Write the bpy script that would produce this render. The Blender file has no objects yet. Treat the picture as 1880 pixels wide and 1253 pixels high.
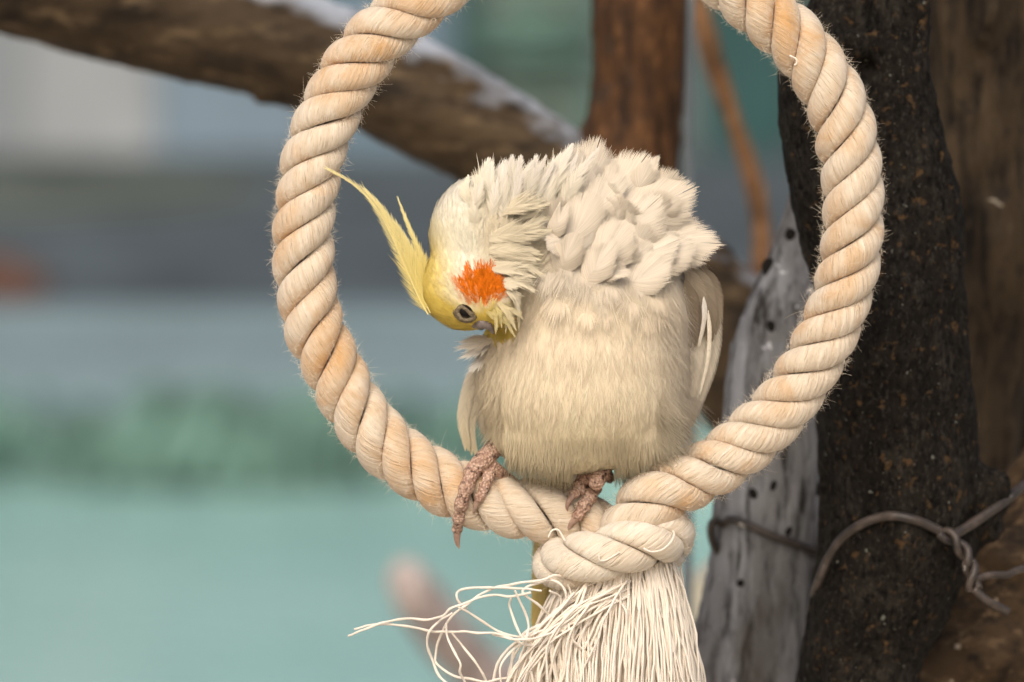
import bpy, bmesh, math, random
import numpy as np
from mathutils import Vector
from mathutils.bvhtree import BVHTree

scene = bpy.context.scene
C = scene.collection
R_ = math.radians
rng = np.random.default_rng(11)
random.seed(11)

# ------------------------------------------------------------------ camera
PITCH = R_(8.0)
FOC, SENS = 200.0, 36.0
DIST = 0.376 / (SENS / FOC)               # 0.376 m across the picture at the ring
FWD = np.array([0, math.cos(PITCH), -math.sin(PITCH)])
UPV = np.array([0, math.sin(PITCH), math.cos(PITCH)])
RGT = np.array([1.0, 0, 0])
CAM = np.array([0, 0, 1.0]) - FWD * DIST
cam_d = bpy.data.cameras.new('camera')
cam_d.lens = FOC; cam_d.sensor_width = SENS
cam_d.clip_start = 0.05; cam_d.clip_end = 500
cam_d.dof.use_dof = True
cam_d.dof.focus_distance = DIST - 0.022
cam_d.dof.aperture_fstop = 8.2
cam = bpy.data.objects.new('camera', cam_d)
cam.location = CAM
cam.rotation_euler = (math.pi / 2 - PITCH, 0, 0)
C.objects.link(cam)
scene.camera = cam

# ------------------------------------------------------------------ light
SUN_EL, SUN_AZ = R_(44), R_(-168)          # azimuth measured from +Y, towards +X
world = bpy.data.worlds.new('World'); scene.world = world
world.use_nodes = True
wn = world.node_tree.nodes; wl = world.node_tree.links
wn.clear()
wo = wn.new('ShaderNodeOutputWorld'); wb = wn.new('ShaderNodeBackground'); ws = wn.new('ShaderNodeTexSky')
ws.sky_type = 'NISHITA'; ws.sun_disc = False
ws.sun_elevation = SUN_EL; ws.sun_rotation = SUN_AZ
ws.air_density = 1.0; ws.dust_density = 7.0; ws.ozone_density = 0.6
wb.inputs['Strength'].default_value = 0.13
wl.new(ws.outputs[0], wb.inputs['Color']); wl.new(wb.outputs[0], wo.inputs['Surface'])
sl = bpy.data.lights.new('sun', 'SUN'); sl.energy = 1.35; sl.angle = R_(40); sl.color = (1.0, 0.965, 0.915)
so = bpy.data.objects.new('sun', sl); C.objects.link(so)
sd = Vector((math.sin(SUN_AZ) * math.cos(SUN_EL), math.cos(SUN_AZ) * math.cos(SUN_EL), math.sin(SUN_EL)))
so.rotation_euler = sd.to_track_quat('Z', 'Y').to_euler()
so.location = (0, 0, 6)

scene.view_settings.view_transform = 'Standard'
scene.view_settings.look = 'None'
scene.view_settings.gamma = 1.0
scene.view_settings.use_curve_mapping = False
scene.view_settings.exposure = 0.02
scene.cycles.use_denoising = True
scene.cycles.max_bounces = 12
scene.cycles.diffuse_bounces = 8
scene.cycles.transparent_max_bounces = 8

# ------------------------------------------------------------------ geometry helpers
def W(px, py, Y=0.0):
    """point on the vertical plane Y seen at photo position (1880 x 1253)"""
    d = FWD + (px - 940.0) / 1880.0 * (SENS / FOC) * RGT - (py - 626.5) / 1880.0 * (SENS / FOC) * UPV
    t = (Y - CAM[1]) / d[1]
    return CAM + d * t

def px_ray(px, py):
    d = FWD + (px - 940.0) / 1880.0 * (SENS / FOC) * RGT - (py - 626.5) / 1880.0 * (SENS / FOC) * UPV
    return Vector(CAM), Vector(d).normalized()

def to_px(P):
    q = np.asarray(P) - CAM
    z = q @ FWD
    return (940 + (q @ RGT) / z * 1880 / (SENS / FOC), 626.5 - (q @ UPV) / z * 1880 / (SENS / FOC))

def PXS(Y=0.0):
    return 0.0002 * (DIST + Y) / DIST       # metres per photo pixel at depth Y

def unit(v):
    v = np.asarray(v, float)
    return v / (np.linalg.norm(v, axis=-1, keepdims=True) + 1e-12)

def catmull(P, n):
    """resample control points (k, d) at n even arc-length steps"""
    P = np.asarray(P, float)
    Q = np.vstack([2 * P[0] - P[1], P, 2 * P[-1] - P[-2]])
    out = []
    m = 24
    for i in range(1, len(Q) - 2):
        t = np.linspace(0, 1, m, endpoint=False)[:, None]
        a, b, c, d = Q[i - 1], Q[i], Q[i + 1], Q[i + 2]
        out.append(0.5 * (2 * b + (c - a) * t + (2 * a - 5 * b + 4 * c - d) * t * t + (3 * b - a - 3 * c + d) * t ** 3))
    out = np.vstack(out + [P[-1:]])
    L = np.r_[0, np.cumsum(np.linalg.norm(np.diff(out[:, :3], axis=0), axis=1))]
    s = np.linspace(0, L[-1], n)
    return np.stack([np.interp(s, L, out[:, k]) for k in range(out.shape[1])], 1), s

def frames(P, ref=None):
    """tangents and transported normals"""
    T = unit(np.gradient(P, axis=0))
    n = np.array(ref if ref is not None else (0, -1, 0), float)
    Ns = []
    for t in T:
        n = n - t * (n @ t)
        if np.linalg.norm(n) < 1e-6:
            n = np.cross(t, (0.3, 0.5, 0.8))
        n = n / np.linalg.norm(n)
        Ns.append(n)
    Ns = np.array(Ns)
    return T, Ns, np.cross(T, Ns)

_h = np.random.default_rng(5).random((64, 64, 64))
def vnoise(P):
    P = np.asarray(P, float)
    i = np.floor(P).astype(int); f = P - i; f = f * f * (3 - 2 * f)
    r = 0
    for a in (0, 1):
        for b in (0, 1):
            for c in (0, 1):
                w = (f[..., 0] if a else 1 - f[..., 0]) * (f[..., 1] if b else 1 - f[..., 1]) * (f[..., 2] if c else 1 - f[..., 2])
                r = r + w * _h[(i[..., 0] + a) % 64, (i[..., 1] + b) % 64, (i[..., 2] + c) % 64]
    return r * 2 - 1
def fbm(P, o=4):
    r, a = 0, 1.0
    P = np.asarray(P, float)
    for k in range(o):
        r = r + a * vnoise(P + 17.3 * k); P = P * 2.03; a *= 0.5
    return r
def sstep(a, b, x):
    t = np.clip((np.asarray(x, float) - a) / (b - a), 0, 1)
    return t * t * (3 - 2 * t)

def mesh_np(name, V, F, mat, parent=None, smooth=True, col=None, uv=None, nrm=None):
    """V (n,3), F (m,4) or (m,3) arrays or list of lists; col per vertex; uv per vertex"""
    me = bpy.data.meshes.new(name)
    V = np.asarray(V, np.float32)
    if isinstance(F, np.ndarray):
        k = F.shape[1]; m = len(F)
        me.vertices.add(len(V)); me.vertices.foreach_set('co', V.ravel())
        me.loops.add(m * k); me.loops.foreach_set('vertex_index', F.astype(np.int32).ravel())
        me.polygons.add(m)
        me.polygons.foreach_set('loop_start', np.arange(0, m * k, k, dtype=np.int32))
        me.update(calc_edges=True)
    else:
        me.from_pydata([tuple(map(float, v)) for v in V], [], [list(map(int, f)) for f in F])
    if smooth:
        me.polygons.foreach_set('use_smooth', np.ones(len(me.polygons), bool))
    if col is not None:
        a = me.attributes.new('Col', 'FLOAT_COLOR', 'POINT')
        c = np.ones((len(V), 4), np.float32); c[:, :3] = col
        a.data.foreach_set('color', c.ravel())
    if nrm is not None:
        a = me.attributes.new('Nrm', 'FLOAT_VECTOR', 'POINT')
        a.data.foreach_set('vector', np.asarray(nrm, np.float32).ravel())
    if uv is not None:
        lay = me.uv_layers.new(name='UVMap')
        idx = np.empty(len(me.loops), np.int32); me.loops.foreach_get('vertex_index', idx)
        lay.data.foreach_set('uv', np.asarray(uv, np.float32)[idx].ravel())
    me.materials.append(mat)
    o = bpy.data.objects.new(name, me); C.objects.link(o)
    if parent is not None:
        o.parent = parent
        o.matrix_parent_inverse = parent.matrix_world.inverted() if False else o.matrix_parent_inverse
        # parents are Empties moved only by location
        loc = Vector(parent.get('_base', (0, 0, 0)))
        me.transform(__import__('mathutils').Matrix.Translation(-loc))
        o['_base'] = tuple(loc)
    return o

def thing(name, label, cat, base=(0, 0, 0), group=None):
    o = bpy.data.objects.new(name, None); C.objects.link(o)
    o.empty_display_size = 0.02
    o.location = base; o['_base'] = tuple(float(b) for b in base)
    o['label'] = label; o['category'] = cat
    if group: o['group'] = group
    return o
def tag(o, label, cat, group=None):
    o['label'] = label; o['category'] = cat
    if group: o['group'] = group
    return o
def struct(o):
    o['kind'] = 'structure'; return o

def grid_faces(nr, nc, wrap=True):
    r = np.arange(nr - 1)[:, None]; c = np.arange(nc if wrap else nc - 1)[None, :]
    c2 = (c + 1) % nc
    f = np.stack([r * nc + c, r * nc + c2, (r + 1) * nc + c2, (r + 1) * nc + c], -1)
    return f.reshape(-1, 4)

def tube_np(P, rad, sides=12, ref=None):
    P = np.asarray(P, float); rad = np.broadcast_to(np.asarray(rad, float), (len(P),))
    T, N, B = frames(P, ref)
    a = np.linspace(0, 2 * np.pi, sides, endpoint=False)
    V = P[:, None] + rad[:, None, None] * (np.cos(a)[None, :, None] * N[:, None] + np.sin(a)[None, :, None] * B[:, None])
    F = grid_faces(len(P), sides)
    V = V.reshape(-1, 3)
    # caps as fans of quads (degenerate-free: centre vertex)
    c0, c1 = len(V), len(V) + 1
    V = np.vstack([V, P[:1] - T[:1] * rad[0] * .4, P[-1:] + T[-1:] * rad[-1] * .4])
    k = np.arange(sides); k2 = (k + 1) % sides
    last = (len(P) - 1) * sides
    f0 = np.stack([np.full(sides, c0), k2, k], 1); f1 = np.stack([np.full(sides, c1), last + k, last + k2], 1)
    return V, F, np.vstack([f0, f1])

def tube(name, P, rad, mat, parent=None, sides=12, ref=None, smooth=True):
    V, F, T3 = tube_np(P, rad, sides, ref)
    fl = [list(f) for f in F] + [list(f) for f in T3]
    return mesh_np(name, V, fl, mat, parent, smooth)

def remeshed(parts, voxel, smooth_it=6, fac=0.5):
    """union of closed pieces -> one continuous skin; returns V, quads"""
    me = bpy.data.meshes.new('tmp'); vs, fs, o = [], [], 0
    for V, F in parts:
        vs += [tuple(map(float, v)) for v in V]; fs += [[int(i) + o for i in f] for f in F]; o += len(V)
    me.from_pydata(vs, [], fs)
    ob = bpy.data.objects.new('tmp', me); C.objects.link(ob)
    m = ob.modifiers.new('r', 'REMESH'); m.mode = 'VOXEL'; m.voxel_size = voxel
    if smooth_it:
        s = ob.modifiers.new('s', 'SMOOTH'); s.factor = fac; s.iterations = smooth_it
    dg = bpy.context.evaluated_depsgraph_get()
    ev = ob.evaluated_get(dg).to_mesh()
    V = np.empty(len(ev.vertices) * 3, np.float32); ev.vertices.foreach_get('co', V)
    N = np.empty(len(ev.vertices) * 3, np.float32); ev.vertices.foreach_get('normal', N)
    nl = len(ev.loops); I = np.empty(nl, np.int32); ev.loops.foreach_get('vertex_index', I)
    tot = np.empty(len(ev.polygons), np.int32); ev.polygons.foreach_get('loop_total', tot)
    assert (tot == 4).all()
    ob.evaluated_get(dg).to_mesh_clear()
    bpy.data.objects.remove(ob); bpy.data.meshes.remove(me)
    return V.reshape(-1, 3).astype(float), I.reshape(-1, 4), N.reshape(-1, 3).astype(float)

def ico(center, radii, rot=0.0, sub=3):
    bm = bmesh.new(); bmesh.ops.create_icosphere(bm, subdivisions=sub, radius=1)
    V = np.array([v.co[:] for v in bm.verts]); F = [[v.index for v in f.verts] for f in bm.faces]; bm.free()
    V = V * np.array(radii)
    c, s = math.cos(rot), math.sin(rot)          # rotation in the picture plane (x, z)
    x, z = V[:, 0] * c + V[:, 2] * s, -V[:, 0] * s + V[:, 2] * c
    V = np.stack([x, V[:, 1], z], 1)
    return V + np.array(center), F

def limb_piece(pts, n=60, sides=24, wob=0.0, seed=0):
    """pts: (px, py, Y, r_px) -> closed tube for the remesher"""
    Q = np.array([list(W(p[0], p[1], p[2])) + [p[3] * PXS(p[2])] for p in pts])
    R, s = catmull(Q, n)
    V, F, T3 = tube_np(R[:, :3], np.maximum(R[:, 3], 0.002), sides)
    return V, [list(f) for f in F] + [list(f) for f in T3]

# ------------------------------------------------------------------ material helpers
class NT:
    def __init__(s, name):
        s.m = bpy.data.materials.new(name); s.m.use_nodes = True
        s.t = s.m.node_tree; s.t.nodes.clear()
        s.out = s.t.nodes.new('ShaderNodeOutputMaterial')
    def n(s, typ, inp=None, **kw):
        nd = s.t.nodes.new('ShaderNode' + typ)
        for k, v in kw.items(): setattr(nd, k, v)
        for k, v in (inp or {}).items(): s.set(nd.inputs[k], v)
        return nd
    def set(s, sock, v):
        if isinstance(v, bpy.types.NodeSocket): s.t.links.new(v, sock)
        elif isinstance(v, bpy.types.Node): s.t.links.new(v.outputs[0], sock)
        else:
            if isinstance(v, (tuple, list)) and len(v) == 3 and sock.type == 'RGBA': v = (*v, 1)
            sock.default_value = v
    def noise(s, vec, scale, detail=4, rough=0.55, dist=0.0):
        return s.n('TexNoise', {'Vector': vec, 'Scale': scale, 'Detail': detail, 'Roughness': rough, 'Distortion': dist}).outputs['Fac']
    def ramp(s, fac, stops, interp='LINEAR'):
        r = s.n('ValToRGB', {'Fac': fac}); e = r.color_ramp.elements; r.color_ramp.interpolation = interp
        while len(e) > len(stops): e.remove(e[-1])
        while len(e) < len(stops): e.new(0.5)
        for i, (p, c) in enumerate(stops):
            e[i].position = p; e[i].color = (*c, 1) if len(c) == 3 else c
        return r.outputs[0]
    def mix(s, fac, a, b, mode='MIX'):
        m = s.n('Mix', data_type='RGBA', blend_type=mode)
        s.set(m.inputs[0], fac); s.set(m.inputs[6], a); s.set(m.inputs[7], b)
        return m.outputs[2]
    def math(s, op, a, b=0.0):
        m = s.n('Math', operation=op); s.set(m.inputs[0], a); s.set(m.inputs[1], b)
        return m.outputs[0]
    def bump(s, h, dist, strength=1.0, normal=None):
        b = s.n('Bump', {'Height': h, 'Distance': dist, 'Strength': strength})
        if normal is not None: s.set(b.inputs['Normal'], normal)
        return b.outputs[0]
    def principled(s, col, rough=0.8, normal=None, spec=0.3, **kw):
        p = s.n('BsdfPrincipled', {'Base Color': col, 'Roughness': rough, 'Specular IOR Level': spec})
        for k, v in kw.items(): s.set(p.inputs[k.replace('_', ' ')], v)
        if normal is not None: s.set(p.inputs['Normal'], normal)
        s.t.links.new(p.outputs[0], s.out.inputs['Surface'])
        return s.m

def mat_plain(name, c, rough=0.8, var=0.25, scale=8.0, spec=0.3):
    t = NT(name); g = t.n('TexCoord').outputs['Object']
    f = t.noise(g, scale, 5)
    lo = tuple(x * (1 - var) for x in c); hi = tuple(min(1, x * (1 + var)) for x in c)
    return t.principled(t.ramp(f, [(0.3, lo), (0.7, hi)]), rough, t.bump(f, 0.02 / scale * 2), spec)

def mat_feather(name, trans=0.3):
    t = NT(name)
    a = t.n('Attribute', attribute_name='Col').outputs['Color']
    nv = t.n('Attribute', attribute_name='Nrm').outputs['Vector']     # soft plumage is lit as one downy surface
    d = t.n('BsdfDiffuse', {'Color': a, 'Roughness': 0.1, 'Normal': nv})
    tr = t.n('BsdfTranslucent', {'Color': a, 'Normal': nv})
    m = t.n('MixShader', {0: trans, 1: d.outputs[0], 2: tr.outputs[0]})
    sh = t.n('BsdfSheen', {'Color': (1, 1, 1, 1), 'Roughness': 0.35})
    m2 = t.n('MixShader', {0: 0.06, 1: m.outputs[0], 2: sh.outputs[0]})
    t.t.links.new(m2.outputs[0], t.out.inputs['Surface'])
    return t.m

def mat_rope(name, base, light, stain, stain_amt=0.5, yarn=0.0019, tilt=1.95):
    """UV: x = arc across the strand (m), y = length along the rope (m)"""
    t = NT(name)
    tc = t.n('TexCoord')
    uv = t.n('SeparateXYZ', {0: tc.outputs['UV']})
    across = t.math('ADD', uv.outputs[0], t.math('MULTIPLY', uv.outputs[1], tilt))
    obj = tc.outputs['Object']
    wob = t.math('MULTIPLY', t.math('SUBTRACT', t.noise(obj, 260, 2), 0.5), 0.0009)
    acr = t.math('ADD', across, wob)
    k = 1.0 / yarn
    v1 = t.n('CombineXYZ', {0: t.math('MULTIPLY', acr, k), 1: t.math('MULTIPLY', uv.outputs[1], 40.0), 2: 0.0})
    fib = t.noise(v1.outputs[0], 1.0, 3, 0.6)
    v2 = t.n('CombineXYZ', {0: t.math('MULTIPLY', acr, k * 3.6), 1: t.math('MULTIPLY', uv.outputs[1], 130.0), 2: 3.0})
    fine = t.noise(v2.outputs[0], 1.0, 3, 0.6)
    wave = t.math('SINE', t.math('MULTIPLY', acr, 2 * math.pi * k))
    wv = t.math('MULTIPLY', t.math('ADD', wave, 1.0), 0.5)
    h = t.math('ADD', t.math('ADD', t.math('MULTIPLY', fib, 0.8), t.math('MULTIPLY', fine, 0.85)), t.math('MULTIPLY', wv, 0.12))
    st = t.ramp(t.noise(obj, 34, 4, 0.6, 0.6), [(0.46, (0, 0, 0)), (0.70, (1, 1, 1))])
    st = t.math('MULTIPLY', st, stain_amt)
    c = t.mix(t.ramp(fib, [(0.25, (0, 0, 0)), (0.7, (1, 1, 1))]), base, light)
    c = t.mix(st, c, stain)
    gr = t.ramp(t.noise(obj, 75, 4, 0.65), [(0.60, (0, 0, 0)), (0.78, (1, 1, 1))])
    c = t.mix(t.math('MULTIPLY', gr, 0.30), c, (0.30, 0.24, 0.17))
    dk = t.ramp(fine, [(0.30, (1, 1, 1)), (0.42, (0, 0, 0))])
    c = t.mix(t.math('MULTIPLY', dk, 0.75), c, (0.34, 0.24, 0.14))
    return t.principled(c, 0.9, t.bump(h, 0.0008, 1.0), 0.1, Sheen_Weight=0.3, Sheen_Roughness=0.5)

def mat_yarn(name, a, b):
    t = NT(name); g = t.n('TexCoord').outputs['Object']
    f = t.noise(g, 90, 3); f2 = t.noise(g, 1400, 2)
    c = t.mix(f, a, b)
    return t.principled(c, 0.9, t.bump(f2, 0.0003, 0.6), 0.1, Sheen_Weight=0.3)

def mat_bark(name, dark, mid, light, spot=None, spot2=None, scale=1.0, streak=(1, 1, 0.25), spot_amt=(0.66, 0.72), bump=0.0012, spec=0.25, top=None, rough=0.75, speck=0.7, patch=None):
    t = NT(name); tc = t.n('TexCoord'); g = tc.outputs['Object']
    mp = t.n('Mapping', {'Vector': g, 'Scale': streak}).outputs[0]
    f = t.noise(mp, 70 * scale, 6, 0.62, 0.4)
    f2 = t.noise(mp, 340 * scale, 5, 0.65)
    big = t.noise(g, 16 * scale, 3)
    c = t.ramp(t.math('ADD', t.math('MULTIPLY', f, 0.65), t.math('MULTIPLY', big, 0.35)), [(0.32, dark), (0.52, mid), (0.74, light)])
    c = t.mix(t.ramp(f2, [(0.36, (1, 1, 1)), (0.54, (0, 0, 0))]), c, tuple(x * 0.4 for x in dark))
    f3 = t.noise(mp, 520 * scale, 4, 0.7)
    c = t.mix(t.math('MULTIPLY', t.ramp(f3, [(0.54, (0, 0, 0)), (0.68, (1, 1, 1))]), speck), c, tuple(min(1, x * 1.5) for x in light))
    if patch:
        c = t.mix(t.ramp(t.noise(t.n('Mapping', {'Vector': g, 'Scale': (1, 1, .5)}).outputs[0], 14, 4, .6), [(.54, (0, 0, 0)), (.66, (1, 1, 1))]), c, patch)
    if spot:
        s1 = t.noise(g, 210 * scale, 2, 0.5)
        c = t.mix(t.ramp(s1, [(spot_amt[0], (0, 0, 0)), (spot_amt[1], (1, 1, 1))]), c, spot)
    if spot2:
        s2 = t.noise(t.n('Mapping', {'Vector': g, 'Location': (3, 1, 2)}).outputs[0], 260 * scale, 2, 0.5)
        c = t.mix(t.ramp(s2, [(0.71, (0, 0, 0)), (0.745, (1, 1, 1))]), c, spot2)
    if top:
        col, lo, hi = top                       # pale colour mixed onto upward-facing surfaces, ragged edge
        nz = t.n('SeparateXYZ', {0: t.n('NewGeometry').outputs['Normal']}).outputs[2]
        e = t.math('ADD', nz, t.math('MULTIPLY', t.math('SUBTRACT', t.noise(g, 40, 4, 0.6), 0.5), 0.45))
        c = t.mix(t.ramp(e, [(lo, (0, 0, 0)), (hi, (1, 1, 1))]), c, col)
    h = t.math('ADD', f, t.math('MULTIPLY', f2, 0.5))
    return t.principled(c, rough, t.bump(h, bump, 0.9), spec)

# ------------------------------------------------------------------ the setting
M_soil = mat_plain('pale_sand', (0.50, 0.44, 0.36), 0.95, 0.2, 5)
M_bank = mat_plain('bank_earth', (0.066, 0.084, 0.096), 0.95, 0.4, 3)
M_stone = mat_plain('blue_grey_stone', (0.155, 0.21, 0.235), 0.7, 0.15, 6)
M_stone2 = mat_plain('pale_blue_grey_stone', (0.185, 0.26, 0.285), 0.6, 0.12, 6)
M_poolwall = mat_plain('teal_wall', (0.27, 0.42, 0.39), 0.9, 0.35, 2.5)
M_dark_green = mat_plain('dark_green', (0.11, 0.20, 0.165), 0.9, 0.5, 12)

def water_material():
    t = NT('pool_water'); g = t.n('TexCoord').outputs['Object']
    mp = t.n('Mapping', {'Vector': g, 'Scale': (1.0, 2.2, 1)}).outputs[0]
    f = t.noise(mp, 0.9, 3)
    c = t.ramp(f, [(0.3, (0.29, 0.50, 0.465)), (0.7, (0.35, 0.57, 0.535))])
    n = t.noise(mp, 9, 3)
    return t.principled(c, 0.12, t.bump(n, 0.02, 0.5), 0.4)
M_water = water_material()

def sheet(name, x0, x1, y0, y1, z, mat, n=2, thick=0.0):
    xs = np.linspace(x0, x1, n); ys = np.linspace(y0, y1, n)
    X, Yg = np.meshgrid(xs, ys)
    V = np.stack([X.ravel(), Yg.ravel(), np.full(X.size, z)], 1)
    return struct(mesh_np(name, V, grid_faces(n, n, False), mat, None, False))

def box_np(x0, x1, y0, y1, z0, z1, bev=0.0):
    bm = bmesh.new(); bmesh.ops.create_cube(bm, size=1)
    for v in bm.verts:
        v.co.x = x0 if v.co.x < 0 else x1; v.co.y = y0 if v.co.y < 0 else y1; v.co.z = z0 if v.co.z < 0 else z1
    if bev:
        bmesh.ops.bevel(bm, geom=bm.edges[:], offset=bev, segments=2, affect='EDGES', profile=0.6)
    V = np.array([v.co[:] for v in bm.verts]); F = [[v.index for v in f.verts] for f in bm.faces]; bm.free()
    return V, F
def box(name, dims, mat, parent=None, bev=0.01):
    V, F = box_np(*dims, bev); return mesh_np(name, V, F, mat, parent, False)

def ground_hit(py, z=0.0):
    d = FWD - (py - 626.5) / 1880.0 * (SENS / FOC) * UPV
    return CAM[1] + d[1] * (z - CAM[2]) / d[2]
Y_edge = ground_hit(884, -0.12)                      # where the water meets the far wall
sheet('ground', -60, 60, -60, 3.0, 0.0, M_soil)
sheet('pool_water', -60, 60, 3.0, Y_edge + 0.05, -0.12, M_water)
struct(box('pool_wall', (-60, 60, Y_edge, Y_edge + 0.3, -0.6, -0.035), M_poolwall, None, 0.0))
Y_c = ground_hit(562, 0.06)
dc = Y_c - Y_edge
for k, (a, b, z0, z1, m) in enumerate([(-0.03, .33 * dc, -0.034, 0.0, M_stone2), (.331 * dc, .40 * dc, -0.2, 0.03, M_stone2), (.401 * dc, .72 * dc, -0.2, 0.034, M_stone), (.721 * dc, dc, -0.2, 0.06, M_stone2)]):
    struct(box('coping_step', (-60, 60, Y_edge + a, Y_edge + b, z0, z1), m, None, 0.008))
sheet('bank_ground', -60, 60, Y_c, 120, 0.02, M_bank)
Y_edge2 = Y_edge; Y_edge = Y_c - 0.9

# ------------------------------------------------------------------ rope
M_rope = mat_rope('cotton_rope', (0.60, 0.475, 0.335), (0.785, 0.69, 0.555), (0.60, 0.35, 0.15), 0.95)
M_wrap = mat_rope('cotton_rope_wrap', (0.68, 0.58, 0.44), (0.84, 0.78, 0.67), (0.64, 0.46, 0.27), 0.35)
M_yarn = mat_yarn('tassel_yarn', (0.78, 0.69, 0.57), (0.87, 0.82, 0.74))
M_fuzz = mat_yarn('rope_fuzz', (0.78, 0.66, 0.50), (0.85, 0.78, 0.66))
HAND = 1.0

swing = thing('rope_swing', 'thick twisted cream cotton rope ring knotted into a frayed tassel', 'rope swing', tuple(W(1125, 1000, 0)))
def rope(P3, Rpx, lay_px, mat, phase=0.0, seg=0.0008, name='strand', nphi=30, ref=(0, -1, 0), parent=swing, seed=0):
    P3 = np.asarray(P3, float)
    L = np.linalg.norm(np.diff(P3, axis=0), axis=1).sum()
    P, s = catmull(P3, max(8, int(L / seg)))
    T, N, B = frames(P, ref)
    R = Rpx * 0.0002; lay = lay_px * 0.0002
    outs = []
    half = math.radians(59.3)
    for k in range(3):
        ph = np.linspace(-half, half, nphi)
        prof = 0.68 + 0.32 * np.clip(1 - (ph / half) ** 2, 0, 1) ** 0.52
        nz = np.stack([s / 0.018, np.full_like(s, 7.1 * k + seed), np.full_like(s, 2.2)], 1)
        rr = R * (1 + 0.035 * fbm(nz, 2))
        jit = 0.10 * fbm(nz + 31.0, 2)
        th = HAND * 2 * np.pi * s / lay + phase + k * 2 * np.pi / 3 + jit
        th2 = th[:, None] + ph[None, :]
        rad = rr[:, None] * prof[None, :]
        Vr = P[:, None] + rad[..., None] * (np.cos(th2)[..., None] * N[:, None] + np.sin(th2)[..., None] * B[:, None])
        inner = P + 0.12 * R * (np.cos(th)[:, None] * N + np.sin(th)[:, None] * B)
        V = np.concatenate([Vr, inner[:, None]], 1)
        nc = nphi + 1
        F = grid_faces(len(P), nc)
        u = np.concatenate([ph * R * 0.92, [0.0]])
        # yarns follow the strand: coordinate measured across it
        uv = np.stack([np.broadcast_to(u, (len(P), nc)) + k * 0.05, np.broadcast_to(s[:, None], (len(P), nc))], -1)
        V = V.reshape(-1, 3); uv = uv.reshape(-1, 2)
        fl = [list(f) for f in F]
        fl.append(list(range(nc - 1, -1, -1))); fl.append([(len(P) - 1) * nc + i for i in range(nc)])
        outs.append(mesh_np(name, V, fl, mat, parent, True, None, uv))
    return P, T, N, B

ring_px = [(1118, 1062, .004), (1112, 1010, .006), (1085, 968, .006), (1040, 946, .004), (985, 938, .001), (930, 930, 0), (870, 913, 0), (822, 892, 0), (770, 864, 0), (720, 828, 0), (680, 787, 0),
           (662, 764, 0), (630, 712, 0), (600, 652, 0), (577, 600, 0), (566, 551, 0), (558, 500, 0), (556, 459, 0), (558, 407, 0), (565, 346, 0), (576, 287, 0),
           (595, 230, 0), (621, 172, 0), (652, 121, 0), (689, 74, 0), (730, 36, 0), (778, -2, 0), (850, -62, 0), (940, -120, 0), (1045, -150, 0), (1160, -135, 0), (1270, -82, 0),
           (1350, -22, 0), (1408, 26, 0), (1453, 68, 0), (1491, 112, 0), (1524, 165, 0), (1546, 222, 0), (1561, 290, 0), (1566, 365, 0), (1565, 435, 0), (1557, 495, 0), (1540, 557, 0),
           (1516, 619, 0), (1486, 676, 0), (1449, 731, 0), (1404, 781, 0), (1357, 824, -.001), (1308, 858, -.003), (1255, 886, -.006), (1205, 912, -.008), (1168, 950, -.006), (1150, 1005, -.002), (1142, 1062, 0)]
ringP, ringT, ringN, ringB = rope([W(*p) for p in ring_px], 58, 192, M_rope, 0.6, 0.0008, seed=1)
a = np.linspace(0, 2 * np.pi, 40)
cx, cy = 1128, 1000
wrap_pts = []
for t in np.linspace(-0.35 * np.pi, 1.95 * np.pi, 30):
    x = cx + 101 * math.cos(t); yy = -0.0165 * math.sin(t)
    py = cy - 24 * math.cos(t) + 6 * math.sin(t) + 3.5 * t
    wrap_pts.append(W(x, py, yy + 0.0))
wrapP, wrapT, wrapN, wrapB = rope(wrap_pts, 50, 205, M_wrap, 1.2, 0.0007, 'knot_strand', 30, (0, 0, 1), seed=9)

# hanger above the frame: a cord from the ring's top to an overhead bough
hang = [W(1045, -150, 0) + np.array([0, 0, z]) for z in (-0.006, 0.05, 0.12, 0.2)]
rope(hang, 30, 110, M_wrap, 0, 0.0015, 'hanging_cord', 14, seed=4)

# fly-away fibres standing off the rope
def ribbons(P, Wd, nrm):
    """P (n,k,3) centre lines, Wd (k,) half-widths, nrm (n,3)|(n,k,3) -> V, F"""
    n, k, _ = P.shape
    T = np.gradient(P, axis=1)
    if nrm.ndim == 2: nrm = nrm[:, None, :]
    S = unit(np.cross(T, nrm)) * np.asarray(Wd)[..., None]
    V = np.stack([P - S, P + S], 2).reshape(-1, 3)
    b = (np.arange(n) * k * 2)[:, None] + (np.arange(k - 1) * 2)[None, :]
    F = np.stack([b, b + 1, b + 3, b + 2], -1).reshape(-1, 4)
    return V, F

def fuzz(name, P, T, N, B, R, count, parent):
    i = rng.integers(0, len(P), count); th = rng.random(count) * 2 * np.pi
    rad = np.cos(th)[:, None] * N[i] + np.sin(th)[:, None] * B[i]
    tang = -np.sin(th)[:, None] * N[i] + np.cos(th)[:, None] * B[i]
    p0 = P[i] + rad * R * 0.93
    d = unit(rad * rng.uniform(.25, 1, (count, 1)) + T[i] * rng.normal(0, 0.9, (count, 1)) + tang * rng.normal(0, .7, (count, 1)))
    ln = rng.gamma(2.0, 0.0006, (count, 1)) + 0.0007
    cur = unit(rng.normal(0, 1, (count, 3))) * ln * 0.5
    t = np.linspace(0, 1, 5)[None, :, None]
    Q = p0[:, None] + d[:, None] * ln[:, None] * t + cur[:, None] * t * t
    V, F = ribbons(Q, np.array([.00003, .00003, .000025, .00002, .00001]), unit(CAM - p0) + rng.normal(0, .3, (count, 3)))
    o = mesh_np(name, V, F, M_fuzz, parent); o['kind'] = 'stuff'
fuzz('rope_fuzz', ringP, ringT, ringN, ringB, 0.0116, 26000, swing)
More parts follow.
